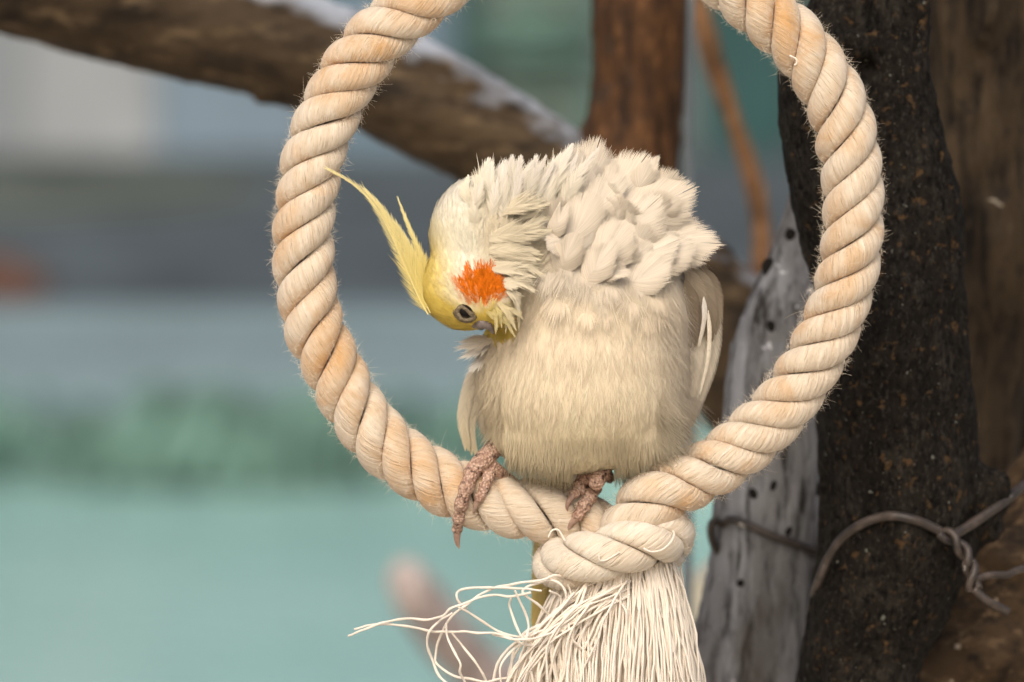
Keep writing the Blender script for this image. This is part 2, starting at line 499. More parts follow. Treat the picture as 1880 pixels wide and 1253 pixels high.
fuzz('knot_fuzz', wrapP, wrapT, wrapN, wrapB, 0.0100, 4500, swing)

# tassel
def yarn_tubes(paths, rad, sides=5, steps=26):
    Vs, Fs, o = [], [], 0
    for q, r in zip(paths, rad):
        P, s = catmull(q, steps)
        w = np.stack([s / 0.006 + 9.7 * len(Vs), s * 0 + 1.3 * len(Vs), s * 0], 1)
        P = P + 0.00055 * np.stack([vnoise(w), vnoise(w + 9), vnoise(w + 21)], 1)
        V, F, T3 = tube_np(P, r * (1 + 0.18 * vnoise(w * 3 + 4)), sides)
        Vs.append(V); Fs += [[int(i) + o for i in f] for f in F] + [[int(i) + o for i in f] for f in T3]; o += len(V)
    return np.vstack(Vs), Fs
paths, rads = [], []
for i in range(760):
    t = rng.random() * 2 * np.pi; q = math.sqrt(rng.random()) if i > 420 else 1.0
    a0 = math.cos(t) * q; b0 = math.sin(t) * q
    x0 = 1142 + 88 * a0; x1 = 1128 + 168 * a0 + rng.normal(0, 10)
    if a0 < -0.1: x1 += -14 * rng.random() * abs(a0)
    y0, y1 = 0.0145 * b0, 0.024 * b0 + rng.normal(0, .002)
    top = 1046 + 10 * a0 * -1 + rng.normal(0, 3)
    sway = rng.normal(0, 9)
    bulge = (28 * rng.random() if a0 < -.2 else 6 * rng.random())
    pts = []
    for f in (0, .12, .3, .5, .75, 1):
        e = f ** 0.75
        pts.append(W(x0 + (x1 - x0) * e + sway * math.sin(f * 4 + i) + np.sign(a0) * bulge * math.sin(min(1, f * 1.6) * math.pi), top + f * 400, y0 + (y1 - y0) * min(1, 2 * f)))
    paths.append(np.array(pts)); rads.append(rng.uniform(.00028, .00048))
# crossing yarns on the left of the tassel
for i in range(46):
    xs = 1050 + rng.random() * 120; xe = 900 + rng.random() * 190
    mid = rng.uniform(-40, 20)
    yy = -0.0155 - rng.random() * .006
    pts = [W(xs, 1062 + rng.random() * 40, yy + .004), W(xs + (xe - xs) * .35 + mid * .4, 1110 + rng.random() * 30, yy - .003),
           W(xs + (xe - xs) * .7 + mid, 1175 + rng.random() * 30, yy - .003), W(xe, 1260 + rng.random() * 60, yy), W(xe + rng.normal(0, 25), 1400, yy + .006)]
    paths.append(np.array(pts)); rads.append(rng.uniform(.0004, .0006))
V, F = yarn_tubes(paths, rads)
Pc, _ = catmull(np.array([list(W(1142, 1040, 0)) + [.0125], list(W(1140, 1090, 0)) + [.0155], list(W(1132, 1180, 0)) + [.019], list(W(1128, 1300, 0)) + [.0225], list(W(1128, 1420, 0)) + [.024]]), 40)
tube('tassel_core', Pc[:, :3], Pc[:, 3] * .86, M_yarn, swing, 40)
o = mesh_np('tassel', V, F, M_yarn, swing); o['kind'] = 'stuff'
z4 = lambda zx, zy: (620 + zx / 2.686, 960 + zy / 2.686)
loose = [
 [(1150, 360), (1135, 310), (1115, 280), (1070, 265), (1000, 285), (880, 296), (790, 320), (690, 370), (600, 430), (550, 480), (510, 560), (480, 650), (490, 700), (560, 750), (680, 780), (800, 775), (900, 760)],
 [(1090, 520), (1050, 470), (990, 410), (925, 360), (908, 335), (950, 305), (1030, 285), (1100, 310), (1130, 360), (1120, 420)],
 [(78, 520), (180, 508), (260, 505), (350, 513), (450, 530), (560, 545), (700, 540), (820, 560), (930, 595), (1020, 600)],
 [(48, 553), (130, 532), (240, 492), (340, 472), (450, 475), (520, 466), (560, 430), (640, 390), (750, 362), (860, 357), (950, 340)],
 [(1000, 330), (880, 330), (780, 322), (650, 320), (600, 330), (585, 360), (600, 400), (640, 430)],
 [(590, 410), (680, 470), (760, 520), (820, 548), (900, 560), (1000, 540), (1120, 510), (1180, 470)],
 [(850, 365), (845, 410), (868, 480), (895, 545), (930, 600)],
 [(530, 490), (540, 570), (580, 650), (605, 700), (600, 740), (625, 790), (640, 830)],
 [(560, 540), (620, 620), (670, 680), (710, 740), (735, 800)],
 [(560, 440), (500, 490), (455, 540), (440, 600), (460, 670), (490, 740), (540, 800)],
 [(800, 790), (800, 720), (830, 670), (900, 600), (980, 560), (1060, 470), (1130, 400), (1170, 340)],
 [(870, 330), (900, 400), (930, 460), (940, 520), (920, 590)],
 [(1040, 330), (1100, 380), (1080, 470), (1000, 560), (930, 640), (880, 740), (870, 820)],
 [(1200, 380), (1290, 370), (1380, 390), (1420, 440), (1410, 520), (1360, 580)],
 [(1240, 420), (1170, 440), (1140, 500), (1160, 580), (1230, 650), (1270, 720), (1280, 820)],
 [(760, 545), (860, 580), (960, 575), (1060, 540), (1140, 520)],
]
for k, q in enumerate(loose):
    yv = -0.020 - 0.0022 * (k % 4)
    pts = []
    for j, (x, y) in enumerate(q):
        X, Yp = z4(x, y)
        back = sstep(960, 1080, X) * 0.004
        pts.append(W(X, Yp, yv + back + 0.0022 * math.sin(j * 1.3 + k)))
    V, F = yarn_tubes([np.array(pts)], [.00048], 6, 60)
    mesh_np('loose_yarn', V, F, M_yarn, swing)
# a few pulled loops on the knot
for q in ([(1005, 985), (1012, 974), (1024, 975), (1032, 986), (1038, 996)], [(1098, 1018), (1100, 1028), (1112, 1030), (1128, 1022), (1137, 1016)], [(1180, 1005), (1196, 1014), (1214, 1012), (1232, 998), (1238, 982), (1234, 976)], [(1448, 100), (1460, 108), (1462, 118), (1458, 122)]):
    yy = -0.0268 if q[0][1] > 900 else -0.010
    V, F = yarn_tubes([np.array([W(x, y, yy) for x, y in q])], [.0004], 6, 24)
    mesh_np('loose_yarn', V, F, M_yarn, swing)

# ------------------------------------------------------------------ the bird
M_feather = mat_feather('feather', 0.16)
t = NT('bird_skin')
M_under = mat_plain('under_down', (0.80, 0.70, 0.55), 0.95, 0.1, 300)
bird = thing('cockatiel', 'cream cockatiel with yellow crest and orange cheek preening on the rope ring', 'bird', tuple(W(1000, 885, 0)))

def blob(px, py, rx, ry, rd, Y, rot=0.0):
    k = PXS(Y)
    return ico(W(px, py, Y), (rx * k, rd * k, ry * k), R_(rot))
pieces = [
    blob(1070, 690, 200, 180, 182, 0.006), blob(1088, 580, 182, 184, 172, 0.006), blob(1075, 640, 196, 120, 182, 0.006), blob(1130, 420, 142, 128, 130, 0.016),
    blob(1195, 490, 92, 140, 105, 0.018), blob(975, 410, 120, 96, 105, 0.0, 10), blob(1010, 480, 110, 110, 118, 0.0),
    blob(884, 432, 98, 112, 82, -0.014, 0), blob(857, 527, 86, 83, 72, -0.021), blob(905, 540, 58, 66, 66, -0.022),
    blob(1050, 790, 160, 78, 136, 0.005), blob(1150, 780, 106, 78, 120, 0.005)]
bV, bF, bN = remeshed(pieces, 0.0016, 30, 0.5)
body_slot = (bV, bF)
BVH = BVHTree.FromPolygons([tuple(v) for v in bV], [tuple(int(i) for i in f) for f in bF])

def hit(px, py, Yd=None):
    o_, d_ = px_ray(px, py)
    h = BVH.ray_cast(o_, d_)
    if h[0] is None:
        if Yd is None:
            n = BVH.find_nearest(Vector(W(px, py, 0.0)))
            return np.array(n[0]), np.array(n[1])
        return W(px, py, Yd), np.array([0, -1.0, 0])
    return np.array(h[0]), np.array(h[1])

WHITE = np.array([0.89, 0.825, 0.73]); CREAM = np.array([0.925, 0.785, 0.585]); BELLY = np.array([0.92, 0.795, 0.545])
YELL = np.array([0.82, 0.62, 0.14]); PALEY = np.array([0.90, 0.84, 0.66]); TAN = np.array([0.76, 0.65, 0.46]); ORNG = np.array([0.74, 0.18, 0.012])
EYE = (853, 573); BEAK = (886, 603)

def head_mask(px, py):
    lim = 988 - np.maximum(0, py - 480) * 0.30
    return (px < lim) & (py < 622)

def plumage_colour(px, py):
    px = np.asarray(px, float); py = np.asarray(py, float)
    low = sstep(560, 860, py)[..., None]; up = sstep(520, 380, py)[..., None]
    c = CREAM * (1 - low) + BELLY * low
    c = c * (1 - up) + WHITE * up
    rt = sstep(1150, 1290, px)[..., None] * 0.6
    c = c * (1 - rt) + (WHITE * 0.98) * rt
    h = head_mask(px, py)
    yel = np.clip(sstep(856, 782, px - 0.12 * (py - 480)) * 0.95 * sstep(380, 500, py) + sstep(540, 590, py) * 0.95 * sstep(960, 890, px) + sstep(0, 1, (py - 570) / 40) * 0.7, 0, 1)[..., None]
    tan = (sstep(860, 905, px) * sstep(350, 420, py))[..., None] * 0.75
    hc = PALEY * (1 - tan) + TAN * tan
    hc = hc * (1 - yel) + YELL * yel
    up2 = (sstep(430, 350, py))[..., None] * 0.6
    hc = hc * (1 - up2) + WHITE * up2
    d = ((px - 886) / 45) ** 2 + ((py - 528) / 33) ** 2 + 0.30 * np.sin(px * .55 + py * .2) * np.sin(py * .4 + 1)
    ch = sstep(1.35, 0.60, d)[..., None]
    hc = hc * (1 - ch) + ORNG * ch
    return np.where(h[..., None], hc, c)

def flow(px, py):
    """feather direction in the picture (right, down)"""
    h = head_mask(px, py)
    dx, dy = px - BEAK[0], py - BEAK[1]
    n = np.hypot(dx, dy) + 1e-6
    hx, hy = dx / n, dy / n
    th = sstep(900, 945, px) * sstep(520, 580, py)
    hx, hy = hx * (1 - th) + 0.25 * th, hy * (1 - th) + 1.0 * th
    tx = 0.0022 * (px - 1060); ty = np.ones_like(px)
    top = sstep(490, 400, py)
    tx = tx * (1 - top) + 0.9 * top; ty = ty * (1 - top) + (-0.35 + 0.004 * (px - 1090)) * top
    return np.where(h, hx, tx), np.where(h, hy, ty)

t = NT('body_down')
M_body = t.principled(t.n('Attribute', attribute_name='Col').outputs['Color'], .95, None, .05)
_bx, _by = to_px(bV)
body = mesh_np('body', bV, bF, M_body, bird, True, np.clip(plumage_colour(_bx, _by) * .92, 0, .9))

# surface samples
tri = np.vstack([bF[:, [0, 1, 2]], bF[:, [0, 2, 3]]])
A3 = bV[tri]; tn = np.cross(A3[:, 1] - A3[:, 0], A3[:, 2] - A3[:, 0]); ta = np.linalg.norm(tn, axis=1); tn = unit(tn)
if (tn * unit(A3.mean(1) - bV.mean(0))).sum(1).mean() < 0: tn = -tn
def sample(n, sel):
    w = ta * sel; i = rng.choice(len(tri), n, p=w / w.sum())
    r = rng.random((n, 2)); f = r.sum(1) > 1; r[f] = 1 - r[f]
    a_, b_, c_ = A3[i, 0], A3[i, 1], A3[i, 2]
    return a_ + r[:, :1] * (b_ - a_) + r[:, 1:] * (c_ - a_), tn[i]
cpx, cpy = to_px(A3.mean(1)); front = tn[:, 1] < 0.35
is_head = head_mask(cpx, cpy) & (A3.mean(1)[:, 1] < 0.012)

def small_feathers(n, sel, L, Wd, barbs, hw, lift, base_h, jit=0.25, colf=plumage_colour, tipw=0.15, excl=None, cvar=0.02, nj=0.07, spread=42, down=False):
    p, nn = sample(n, sel)
    px, py = to_px(p)
    if excl is not None:
        k = ~excl(px, py, nn); p, nn, px, py = p[k], nn[k], px[k], py[k]
    n = len(p)
    fx, fy = flow(px, py)
    if down: fx, fy = 0.0012 * (px - 1060), np.ones(n)
    back = nn[:, 1] > 0.25
    D = fx[:, None] * RGT - fy[:, None] * UPV
    D = np.where(back[:, None], np.array([0, 0, -1.0]), D)
    D = D + rng.normal(0, jit, (n, 3))
    T = unit(D - nn * (D * nn).sum(1, keepdims=True)); S = np.cross(nn, T)
    sz = rng.uniform(.75, 1.25, n)
    s = 1 - (1 - np.linspace(0.04, 1, barbs)) ** 1.5
    side = np.where(np.arange(barbs) % 2 == 0, 1.0, -1.0)
    al = R_(spread) * (1 - s ** 2.2)
    K = 4; q = np.linspace(0, 1, K)
    ln = (Wd / 2) * (0.95 + 0.1 * s)[None, :] * rng.uniform(.55, 1.3, (n, barbs)) * sz[:, None]
    x = s[None, :, None] * (L * sz)[:, None, None] + ln[..., None] * (np.cos(al)[None, :, None] * q + 0.06 * q * q)
    y = side[None, :, None] * ln[..., None] * (np.sin(al)[None, :, None] * (q - 0.12 * q * q))
    y = y + rng.normal(0, 0.04 * Wd, (n, barbs, 1)) * q
    P = p[:, None, None] + x[..., None] * T[:, None, None] + y[..., None] * S[:, None, None]
    hgt = base_h + lift * sz[:, None, None] * (x / L) ** 1.5 * rng.uniform(.5, 1.4, (n, 1, 1)) - 0.15 * np.abs(y) * (lift / (Wd * .3))
    hgt = np.maximum(hgt, 0.00012) + rng.random((n, barbs, 1)) * base_h * 0.9
    flat = P.reshape(-1, 3); out = np.empty_like(flat); on = np.empty_like(flat); hf = hgt.reshape(-1)
    fn = BVH.find_nearest
    for i in range(len(flat)):
        a_, b_, _, _ = fn(flat[i])
        out[i] = a_; on[i] = b_
    out = out + on * hf[:, None]
    P = out.reshape(n * barbs, K, 3); NN = on.reshape(n * barbs, K, 3)
    NN0 = NN; NN = NN + nj * rng.normal(0, 1, (n * barbs, 1, 3))
    V, F = ribbons(P, hw * np.array([1, 1, .8, tipw]), NN)
    c = colf(px, py)
    c = c * (1 + rng.normal(0, cvar, (n, 1)))
    cb = np.repeat(c, barbs, 0) * (1 + rng.normal(0, .05, (n * barbs, 1)))
    shade = np.array([.97, 1, 1.02, 1.04])
    col = np.clip(cb[:, None, None, :] * shade[None, :, None, None], 0, .95)
    col = np.broadcast_to(col, (n * barbs, K, 2, 3)).reshape(-1, 3)
    nr = unit(np.repeat(NN0.reshape(n * barbs * K, 3), 2, 0) + np.repeat(0.06 * rng.normal(0, 1, (n * barbs, 3)), 2 * K, 0))
    return V, F, col, nr

def ex_eye(px, py, nn):
    return (nn[:, 1] < 0.3) & ((((px - EYE[0] - 3) / 17) ** 2 + ((py - EYE[1] - 2) / 13) ** 2) < 1)
def ex_foot(px, py, nn):
    return (nn[:, 1] < 0.2) & (py > 872)
def in_cheek(px, py, k=1.0): return ((px - 886) / 46) ** 2 + ((py - 528) / 34) ** 2 < k
parts = [small_feathers(4000, (~is_head).astype(float), 0.0105, 0.0075, 44, 0.00009, 0.00025, 0.00018, 0.10, excl=ex_foot),
         small_feathers(2400, is_head.astype(float), 0.0036, 0.0026, 28, 0.00008, 0.0002, 0.00012, 0.10, excl=ex_eye),
         small_feathers(300, (is_head & (cpx > 865) & (cpy > 380) & (cpy < 560) & ~in_cheek(cpx, cpy, 1.9)).astype(float), 0.0062, 0.0030, 30, 0.00008, 0.0006, 0.00025, 0.16, excl=ex_eye, cvar=.05),
         small_feathers(480, (is_head & front & in_cheek(cpx, cpy, 0.8)).astype(float), 0.0017, 0.0017, 26, 0.00006, 0.0002, 0.0002, 0.35, cvar=.14)]
def loose_barbs(n, sel, lo, hi, out, hw, hang=None, h0=.0003, tint=None):
    """single downy barbs lying along the plumage, free at the tip: the soft edge of the bird"""
    p, nn = sample(n, sel); px, py = to_px(p)
    kk = ~ex_eye(px, py, nn) & ~((px > 1050) & (px < 1128) & (py > 822)) & ~((px > 880) & (px < 930) & (py > 800)); p, nn, px, py = p[kk], nn[kk], px[kk], py[kk]; n = len(p)
    fx, fy = flow(px, py)
    D = fx[:, None] * RGT - fy[:, None] * UPV
    D = np.where((nn[:, 1] > .25)[:, None], np.array([0, 0, -1.0]), D)
    D = unit(D) + rng.normal(0, .16, (n, 3))
    T = unit(D - nn * (D * nn).sum(1, keepdims=True))
    if hang is not None: T = unit(unit(np.array(hang, float)) + nn * .25 + rng.normal(0, .13, (n, 3)))
    L = rng.uniform(lo, hi, (n, 1)); o_ = np.abs(rng.normal(out, out * .5, (n, 1)))
    side = np.cross(nn, T) * rng.normal(0, .12, (n, 1))
    q = np.linspace(0, 1, 5)[None, :, None]
    P = (p + nn * h0 * rng.uniform(.4, 1, (n, 1)))[:, None] + T[:, None] * L[:, None] * q + nn[:, None] * (L * o_)[:, None] * q + (side * L)[:, None] * q * q - nn[:, None] * (L * .08)[:, None] * q * q
    V, F = ribbons(P, hw * np.array([1, 1, .9, .7, .2]), nn)
    c = plumage_colour(px, py) * (1 + rng.normal(0, .04, (n, 1)))
    if tint is not None: c = c * .45 + np.asarray(tint) * .55
    col = np.clip(np.repeat(c, 10, 0), 0, .95)
    return V, F, col, np.repeat(nn, 10, 0)
parts.append(loose_barbs(10000, (~is_head).astype(float), .004, .0095, .08, .00005))
parts.append(loose_barbs(7000, ((~is_head) & (cpy > 800) & (tn[:, 1] < .4)).astype(float), .004, .0095, .02, .00005, (0, -.05, -1)))
parts.append(loose_barbs(3500, ((~is_head) & (cpx > 1205) & (cpy > 470) & (tn[:, 1] < .1)).astype(float), .004, .0085, .05, .00005, (.40, -.15, -1)))
parts.append(loose_barbs(1500, ((~is_head) & (cpx > 1200) & (cpy > 720) & (tn[:, 1] < .2)).astype(float), .007, .0140, .05, .00005, (.8, -.1, -1)))
parts.append(loose_barbs(2200, ((~is_head) & (cpx < 925) & (cpy > 630) & (tn[:, 1] < .5)).astype(float), .004, .0090, .05, .00005, (-.4, -.1, -1)))
parts.append(loose_barbs(5000, (is_head & ~in_cheek(cpx, cpy, 1.0)).astype(float), .0015, .0032, .12, .00004))
parts.append(loose_barbs(900, (is_head & in_cheek(cpx, cpy, 1.25)).astype(float), .0010, .0020, .18, .00004))
off = 0; VV, FF, CC, NNs = [], [], [], []
for V, F, c, nr in parts:
    VV.append(V); FF.append(F + off); CC.append(c); NNs.append(nr); off += len(V)
pl = mesh_np('plumage', np.vstack(VV), np.vstack(FF), M_feather, bird, True, np.vstack(CC), None, np.vstack(NNs)); pl['kind'] = 'stuff'

def feather(name, pts, nrm, width, n=60, c0=WHITE, c1=None, shape='round', cup=0.25, hw=0.00020, parent=bird, rag=0.12, rachis=True, sides=(1, -1), ang=(55, 10), split=0.5, fan=58, tw=(1.1, 1.15, 1.1, .8, .2), bend=.10, nj=.08, nbody=None):
    """one feather: a rachis through pts (3-D) with separate barbs on both sides"""
    c1 = c0 if c1 is None else c1
    P, s = catmull(np.asarray(pts), 40)
    nrm = unit(np.asarray(nrm, float))
    T = unit(np.gradient(P, axis=0)); S = unit(np.cross(np.broadcast_to(nrm, T.shape), T)); Nn = np.cross(T, S)
    Ltot = s[-1]
    Vs, Fs, Cs, Ns, off = [], [], [], [], 0
    for sd in sides:
        u = np.linspace(0.03, 1, n)
        if shape == 'round': u = 1 - (1 - u) ** 1.5
        j = u * 39; i0 = np.clip(j.astype(int), 0, 38); fr = (j - i0)[:, None]
        p = P[i0] * (1 - fr) + P[i0 + 1] * fr; t_ = T[i0]; s_ = S[i0]; n_ = Nn[i0]
        if shape == 'round': g = np.minimum(1, (u / .25) ** .6) * (0.95 + .15 * u)
        elif shape == 'spike': g = np.minimum(1, (u / .2) ** .7) * (1 - u) ** .75 + .10
        elif shape == 'blade': g = np.minimum(1, (u / .12) ** .6) * np.where(u > .8, 1 - .55 * ((u - .8) / .2) ** 2, 1)
        else: g = (1 - .75 * u) * np.minimum(1, (u / .1) ** .5)
        al = R_(ang[0]) + R_(ang[1] - ang[0]) * u ** 1.4
        if shape == 'round': al = R_(fan) * (1 - u ** 2.4) + R_(1)
        wob = 0.35 * vnoise(np.stack([u * 9, np.full(n, rng.random() * 60), np.full(n, sd * 3.0)], 1))
        al = al * (1 + split * .35 * wob)
        ln = width / 2 * g / (np.maximum(np.sin(al), .55) if shape != 'round' else np.interp(u, [0, .6, 1], [.85, .9, 1])) * (1 + rag * rng.normal(0, .5, n) + .10 * wob)
        K = 5; q = np.linspace(0, 1, K)
        x = ln[:, None] * (np.cos(al)[:, None] * q + bend * q * q); y = sd * ln[:, None] * np.sin(al)[:, None] * (q - .9 * bend * q * q)
        z = -cup * (y / (width / 2)) ** 2 * width / 2 + 0.00006 * rng.normal(0, 1, (n, 1))
        Q = p[:, None] + x[..., None] * t_[:, None] + y[..., None] * s_[:, None] + z[..., None] * n_[:, None]
        V, F = ribbons(Q, hw * np.array(tw), n_ + nj * rng.normal(0, 1, (n, 3)))
        cc = (c0 * (1 - u[:, None]) + c1 * u[:, None]) * (1 + .045 * rng.normal(0, 1, (n, 1)))
        cc = np.broadcast_to(cc[:, None, None, :], (n, K, 2, 3)) * np.array([.96, .98, 1, 1.02, 1.04])[None, :, None, None]
        nm = n_ if nbody is None else unit(.40 * n_ + .60 * np.asarray(nbody) + np.array([0, 0, .10]))
        nr = nm[:, None] + (2 * cup * y / (width / 2))[..., None] * s_[:, None] + .05 * rng.normal(0, 1, (n, 1, 3))
        Ns.append(np.repeat(unit(nr).reshape(-1, 3), 2, 0))
        Vs.append(V); Fs.append(F + off); Cs.append(np.clip(cc.reshape(-1, 3), 0, .95)); off += len(V)
    if rachis:
        Pr = P + Nn * 0.00008
        V, F = ribbons(Pr[None], np.linspace(.00022, .00005, 40)[None], Nn[None])
        Vs.append(V); Fs.append(F + off); Cs.append(np.broadcast_to((c0 + c1) / 2 * 1.03, (len(V), 3))); Ns.append(np.repeat(Nn, 2, 0))
    return mesh_np(name, np.vstack(Vs), np.vstack(Fs), M_feather, parent, True, np.clip(np.vstack(Cs), 0, .95), None, np.vstack(Ns))

def fpx(base, tip, wpx, bow=(0, 0), dY=0.0, lift=0.004, Yb=None, nmix=0.5, name='feather', follow=False, **kw):
    """feather rooted on the body at photo point base, ending at photo point tip"""
    b, nb = hit(*base, Yb)
    e = W(tip[0], tip[1], b[1] + dY)
    if follow:
        o_, d_ = px_ray(*tip); h_ = BVH.ray_cast(o_, d_)
        if h_[0] is not None: e = np.array(h_[0]) + np.array([0, -lift * .55, 0])
    m = W((base[0] + tip[0]) / 2 + bow[0], (base[1] + tip[1]) / 2 + bow[1], b[1] + (e[1] - b[1]) * .40 - lift * .75)
    kw.setdefault('nbody', nb)
    nrm = unit(unit(nb) * nmix + np.array([0, -1, 0.15]) * (1 - nmix))
    if kw.get('shape', 'round') == 'round':              # barbs reach beyond the rachis
        k = max(0.24, 1 - (wpx * 0.74) / (math.hypot(tip[0] - base[0], tip[1] - base[1]) + 1))
        P, _ = catmull(np.array([b - nb * .001, m, e]), 30)
        P = P[:max(6, int(30 * k))]
        pts = P[::3] if len(P) > 9 else P
    else:
        pts = [b - nb * .001, m, e]
    return feather(name, pts, nrm, wpx * 0.0002, **kw)

# big ruffled rounded feathers over the back and shoulder (back ones first)
G = np.array([0.84, 0.75, 0.615])
ruff = [   # root, tip, width, bow, depth of tip, lift
 ((1060, 390), (1140, 264), 150, (-18, -10), .016, .002), ((1110, 385), (1224, 294), 150, (-6, -16), .018, .002), ((1140, 410), (1294, 378), 160, (4, -22), .014, .003), ((1160, 440), (1320, 506), 140, (22, -20), .016, .003),
 ((1040, 370), (1086, 278), 96, (-8, -6), .014, .003), ((1175, 480), (1300, 470), 120, (10, -14), .012, .002),
 ((1060, 440), (1172, 330), 124, (-12, -12), .006, .005), ((1110, 450), (1238, 392), 136, (-2, -16), .008, .005), ((1120, 490), (1252, 458), 130, (6, -12), .010, .005),
 ((1010, 420), (1082, 326), 92, (-8, -8), .004, .006), ((1035, 470), (1128, 356), 112, (-10, -14), .002, .007), ((1085, 500), (1186, 420), 112, (-4, -10), .004, .007), ((1140, 530), (1230, 492), 110, (4, -8), .008, .005),
 ((1005, 450), (1034, 350), 52, (8, 0), .000, .010), ((1052, 430), (992, 502), 84, (-10, -8), .000, .010), ((1025, 510), (1094, 418), 82, (-8, -6), -.002, .0105), ((1070, 525), (1140, 440), 86, (-4, -6), .000, .0095)]
for b, e, w, bow, dY, lift in ruff:
    v = 1 + rng.normal(0, .025); w = w * rng.uniform(.9, 1.1)
    e = (e[0] + rng.normal(0, 5), e[1] + rng.normal(0, 4))
    fpx(b, e, w, bow, dY, lift, n=230, rachis=False, follow=True, bend=.22, nj=.02, fan=rng.uniform(50, 64), c0=G * v * np.array([.99, .965, .93]), c1=G * v, cup=.30, hw=.00015, rag=.09, split=.14, tw=(1.1, 1.2, 1.1, .75, .15))
for i in range(40):                                   # smaller ruffles between and over them
    t_ = rng.random() * 2 * np.pi; q_ = math.sqrt(rng.random())
    bx, by = 1120 + 112 * q_ * math.cos(t_), 420 + 92 * q_ * math.sin(t_)
    ang_ = math.atan2(by - 520, bx - 985) + rng.normal(0, .30); ln_ = rng.uniform(55, 82)
    v = 1 + rng.normal(0, .03)
    fpx((bx, by), (bx + ln_ * math.cos(ang_), by + ln_ * math.sin(ang_)), rng.uniform(56, 84), (-4, -6), .006, rng.uniform(.003, .0065), n=150, rachis=False, follow=True, bend=.22, nj=.02, fan=rng.uniform(44, 62), c0=G * v * np.array([.99, .95, .90]), c1=G * v, cup=.35, hw=.00013, rag=.14, split=.2, tw=(1.1, 1.2, 1.0, .6, .12))
for i in range(30):                                   # soft tufts where the ruff runs out into the breast
    bx, by = rng.uniform(1005, 1235), rng.uniform(455, 560)
    dx_ = .0016 * (bx - 1060) + rng.normal(0, .22); ln_ = rng.uniform(48, 74)
    m_ = sstep(450, 570, by); c_ = G * (1 - m_) + CREAM * m_
    fpx((bx, by), (bx + ln_ * dx_, by + ln_), rng.uniform(54, 80), (0, 0), .0, .0011, n=130, rachis=False, follow=True, bend=.2, nj=.02, fan=rng.uniform(34, 50), c0=c_ * .98, c1=c_ * .95, cup=.06, hw=.00008, rag=.55, split=.6, tw=(1.1, 1.1, .9, .5, .1), nmix=.95)
# pointed hackles along the nape
spikes = [((880, 385), (868, 318), 22), ((885, 372), (895, 286), 26), ((902, 375), (921, 281), 28), ((915, 380), (935, 300), 26),
          ((930, 378), (951, 288), 26), ((943, 378), (970, 282), 26), ((957, 378), (982, 288), 26), ((970, 378), (1000, 272), 30), ((985, 380), (1020, 285), 30), ((1000, 380), (1043, 261), 34), ((1020, 375), (1062, 275), 36), ((1035, 372), (1078, 285), 36)]
for b, e, w in spikes:
    for k in range(3):
        f = rng.uniform(.55, 1.08) if k else rng.uniform(.9, 1.05)
        jb = rng.normal(0, 9, 2); je = rng.normal(0, 9, 2)
        tip = (b[0] + (e[0] - b[0]) * f + je[0], b[1] + (e[1] - b[1]) * f + .4 * je[1] + (8 if e[0] < 880 else 0))
        fpx((b[0] + jb[0], b[1] + jb[1] + 12 * k), tip, w * rng.uniform(1.1, 1.9), (-5, 0), .007 - .004 * k, .003, n=60, c0=TAN * .35 + PALEY * .65, c1=WHITE * sstep(830, 930, e[0]) + PALEY * (1 - sstep(830, 930, e[0])), shape=('spike' if rng.random() < .6 else 'round'), cup=.2, hw=.00010, ang=(34, 10), rag=.35, rachis=False, split=.5, fan=34)
# ruffled pointed feathers on the side of the neck, running towards the breast
neck = [((905, 398), (985, 378), 50), ((880, 440), (978, 440), 50), ((885, 455), (990, 462), 46), ((905, 440), (998, 430), 46), ((890, 470), (982, 482), 40),
        ((905, 488), (972, 508), 36), ((918, 505), (968, 540), 36), ((928, 525), (956, 570), 24), ((928, 550), (944, 602), 20), ((914, 565), (932, 618), 18), ((902, 572), (916, 610), 15), ((920, 556), (938, 612), 18), ((940, 430), (1010, 408), 46), ((935, 400), (1000, 372), 46)]
for b, e, w in neck:
    yl = sstep(520, 590, b[1])
    c = (TAN * .75 + PALEY * .25) * (1 - yl) + (np.array([.66, .53, .16])) * yl
    for k in range(3):
        j = rng.normal(0, 9, 4)
        fpx((b[0] + j[0], b[1] + j[1]), (e[0] + j[2], e[1] + j[3]), w * rng.uniform(.7, 1.1), (2, -5), .003 * sstep(880, 1000, e[0]) - .001, .0022, n=60, c0=c * .98, c1=c * .7 + PALEY * .3, shape='spike' if k else 'round', cup=.15, hw=.00008, ang=(26, 8), rag=.5, rachis=False, split=.9, fan=26)
# white tuft held out by the beak, loose belly feathers
for (b, e, w) in [((905, 622), (826, 640), 46), ((900, 630), (835, 660), 40), ((895, 615), (838, 628), 36), ((890, 650), (852, 690), 40)]:
    fpx(b, e, w, (2, 2), -.002, .003, n=60, c0=CREAM * .5 + WHITE * .5, c1=WHITE * 1.05, cup=.1, hw=.00009, rag=.5, rachis=False, split=1.0, fan=34, nbody=(-.3, -.8, .6))
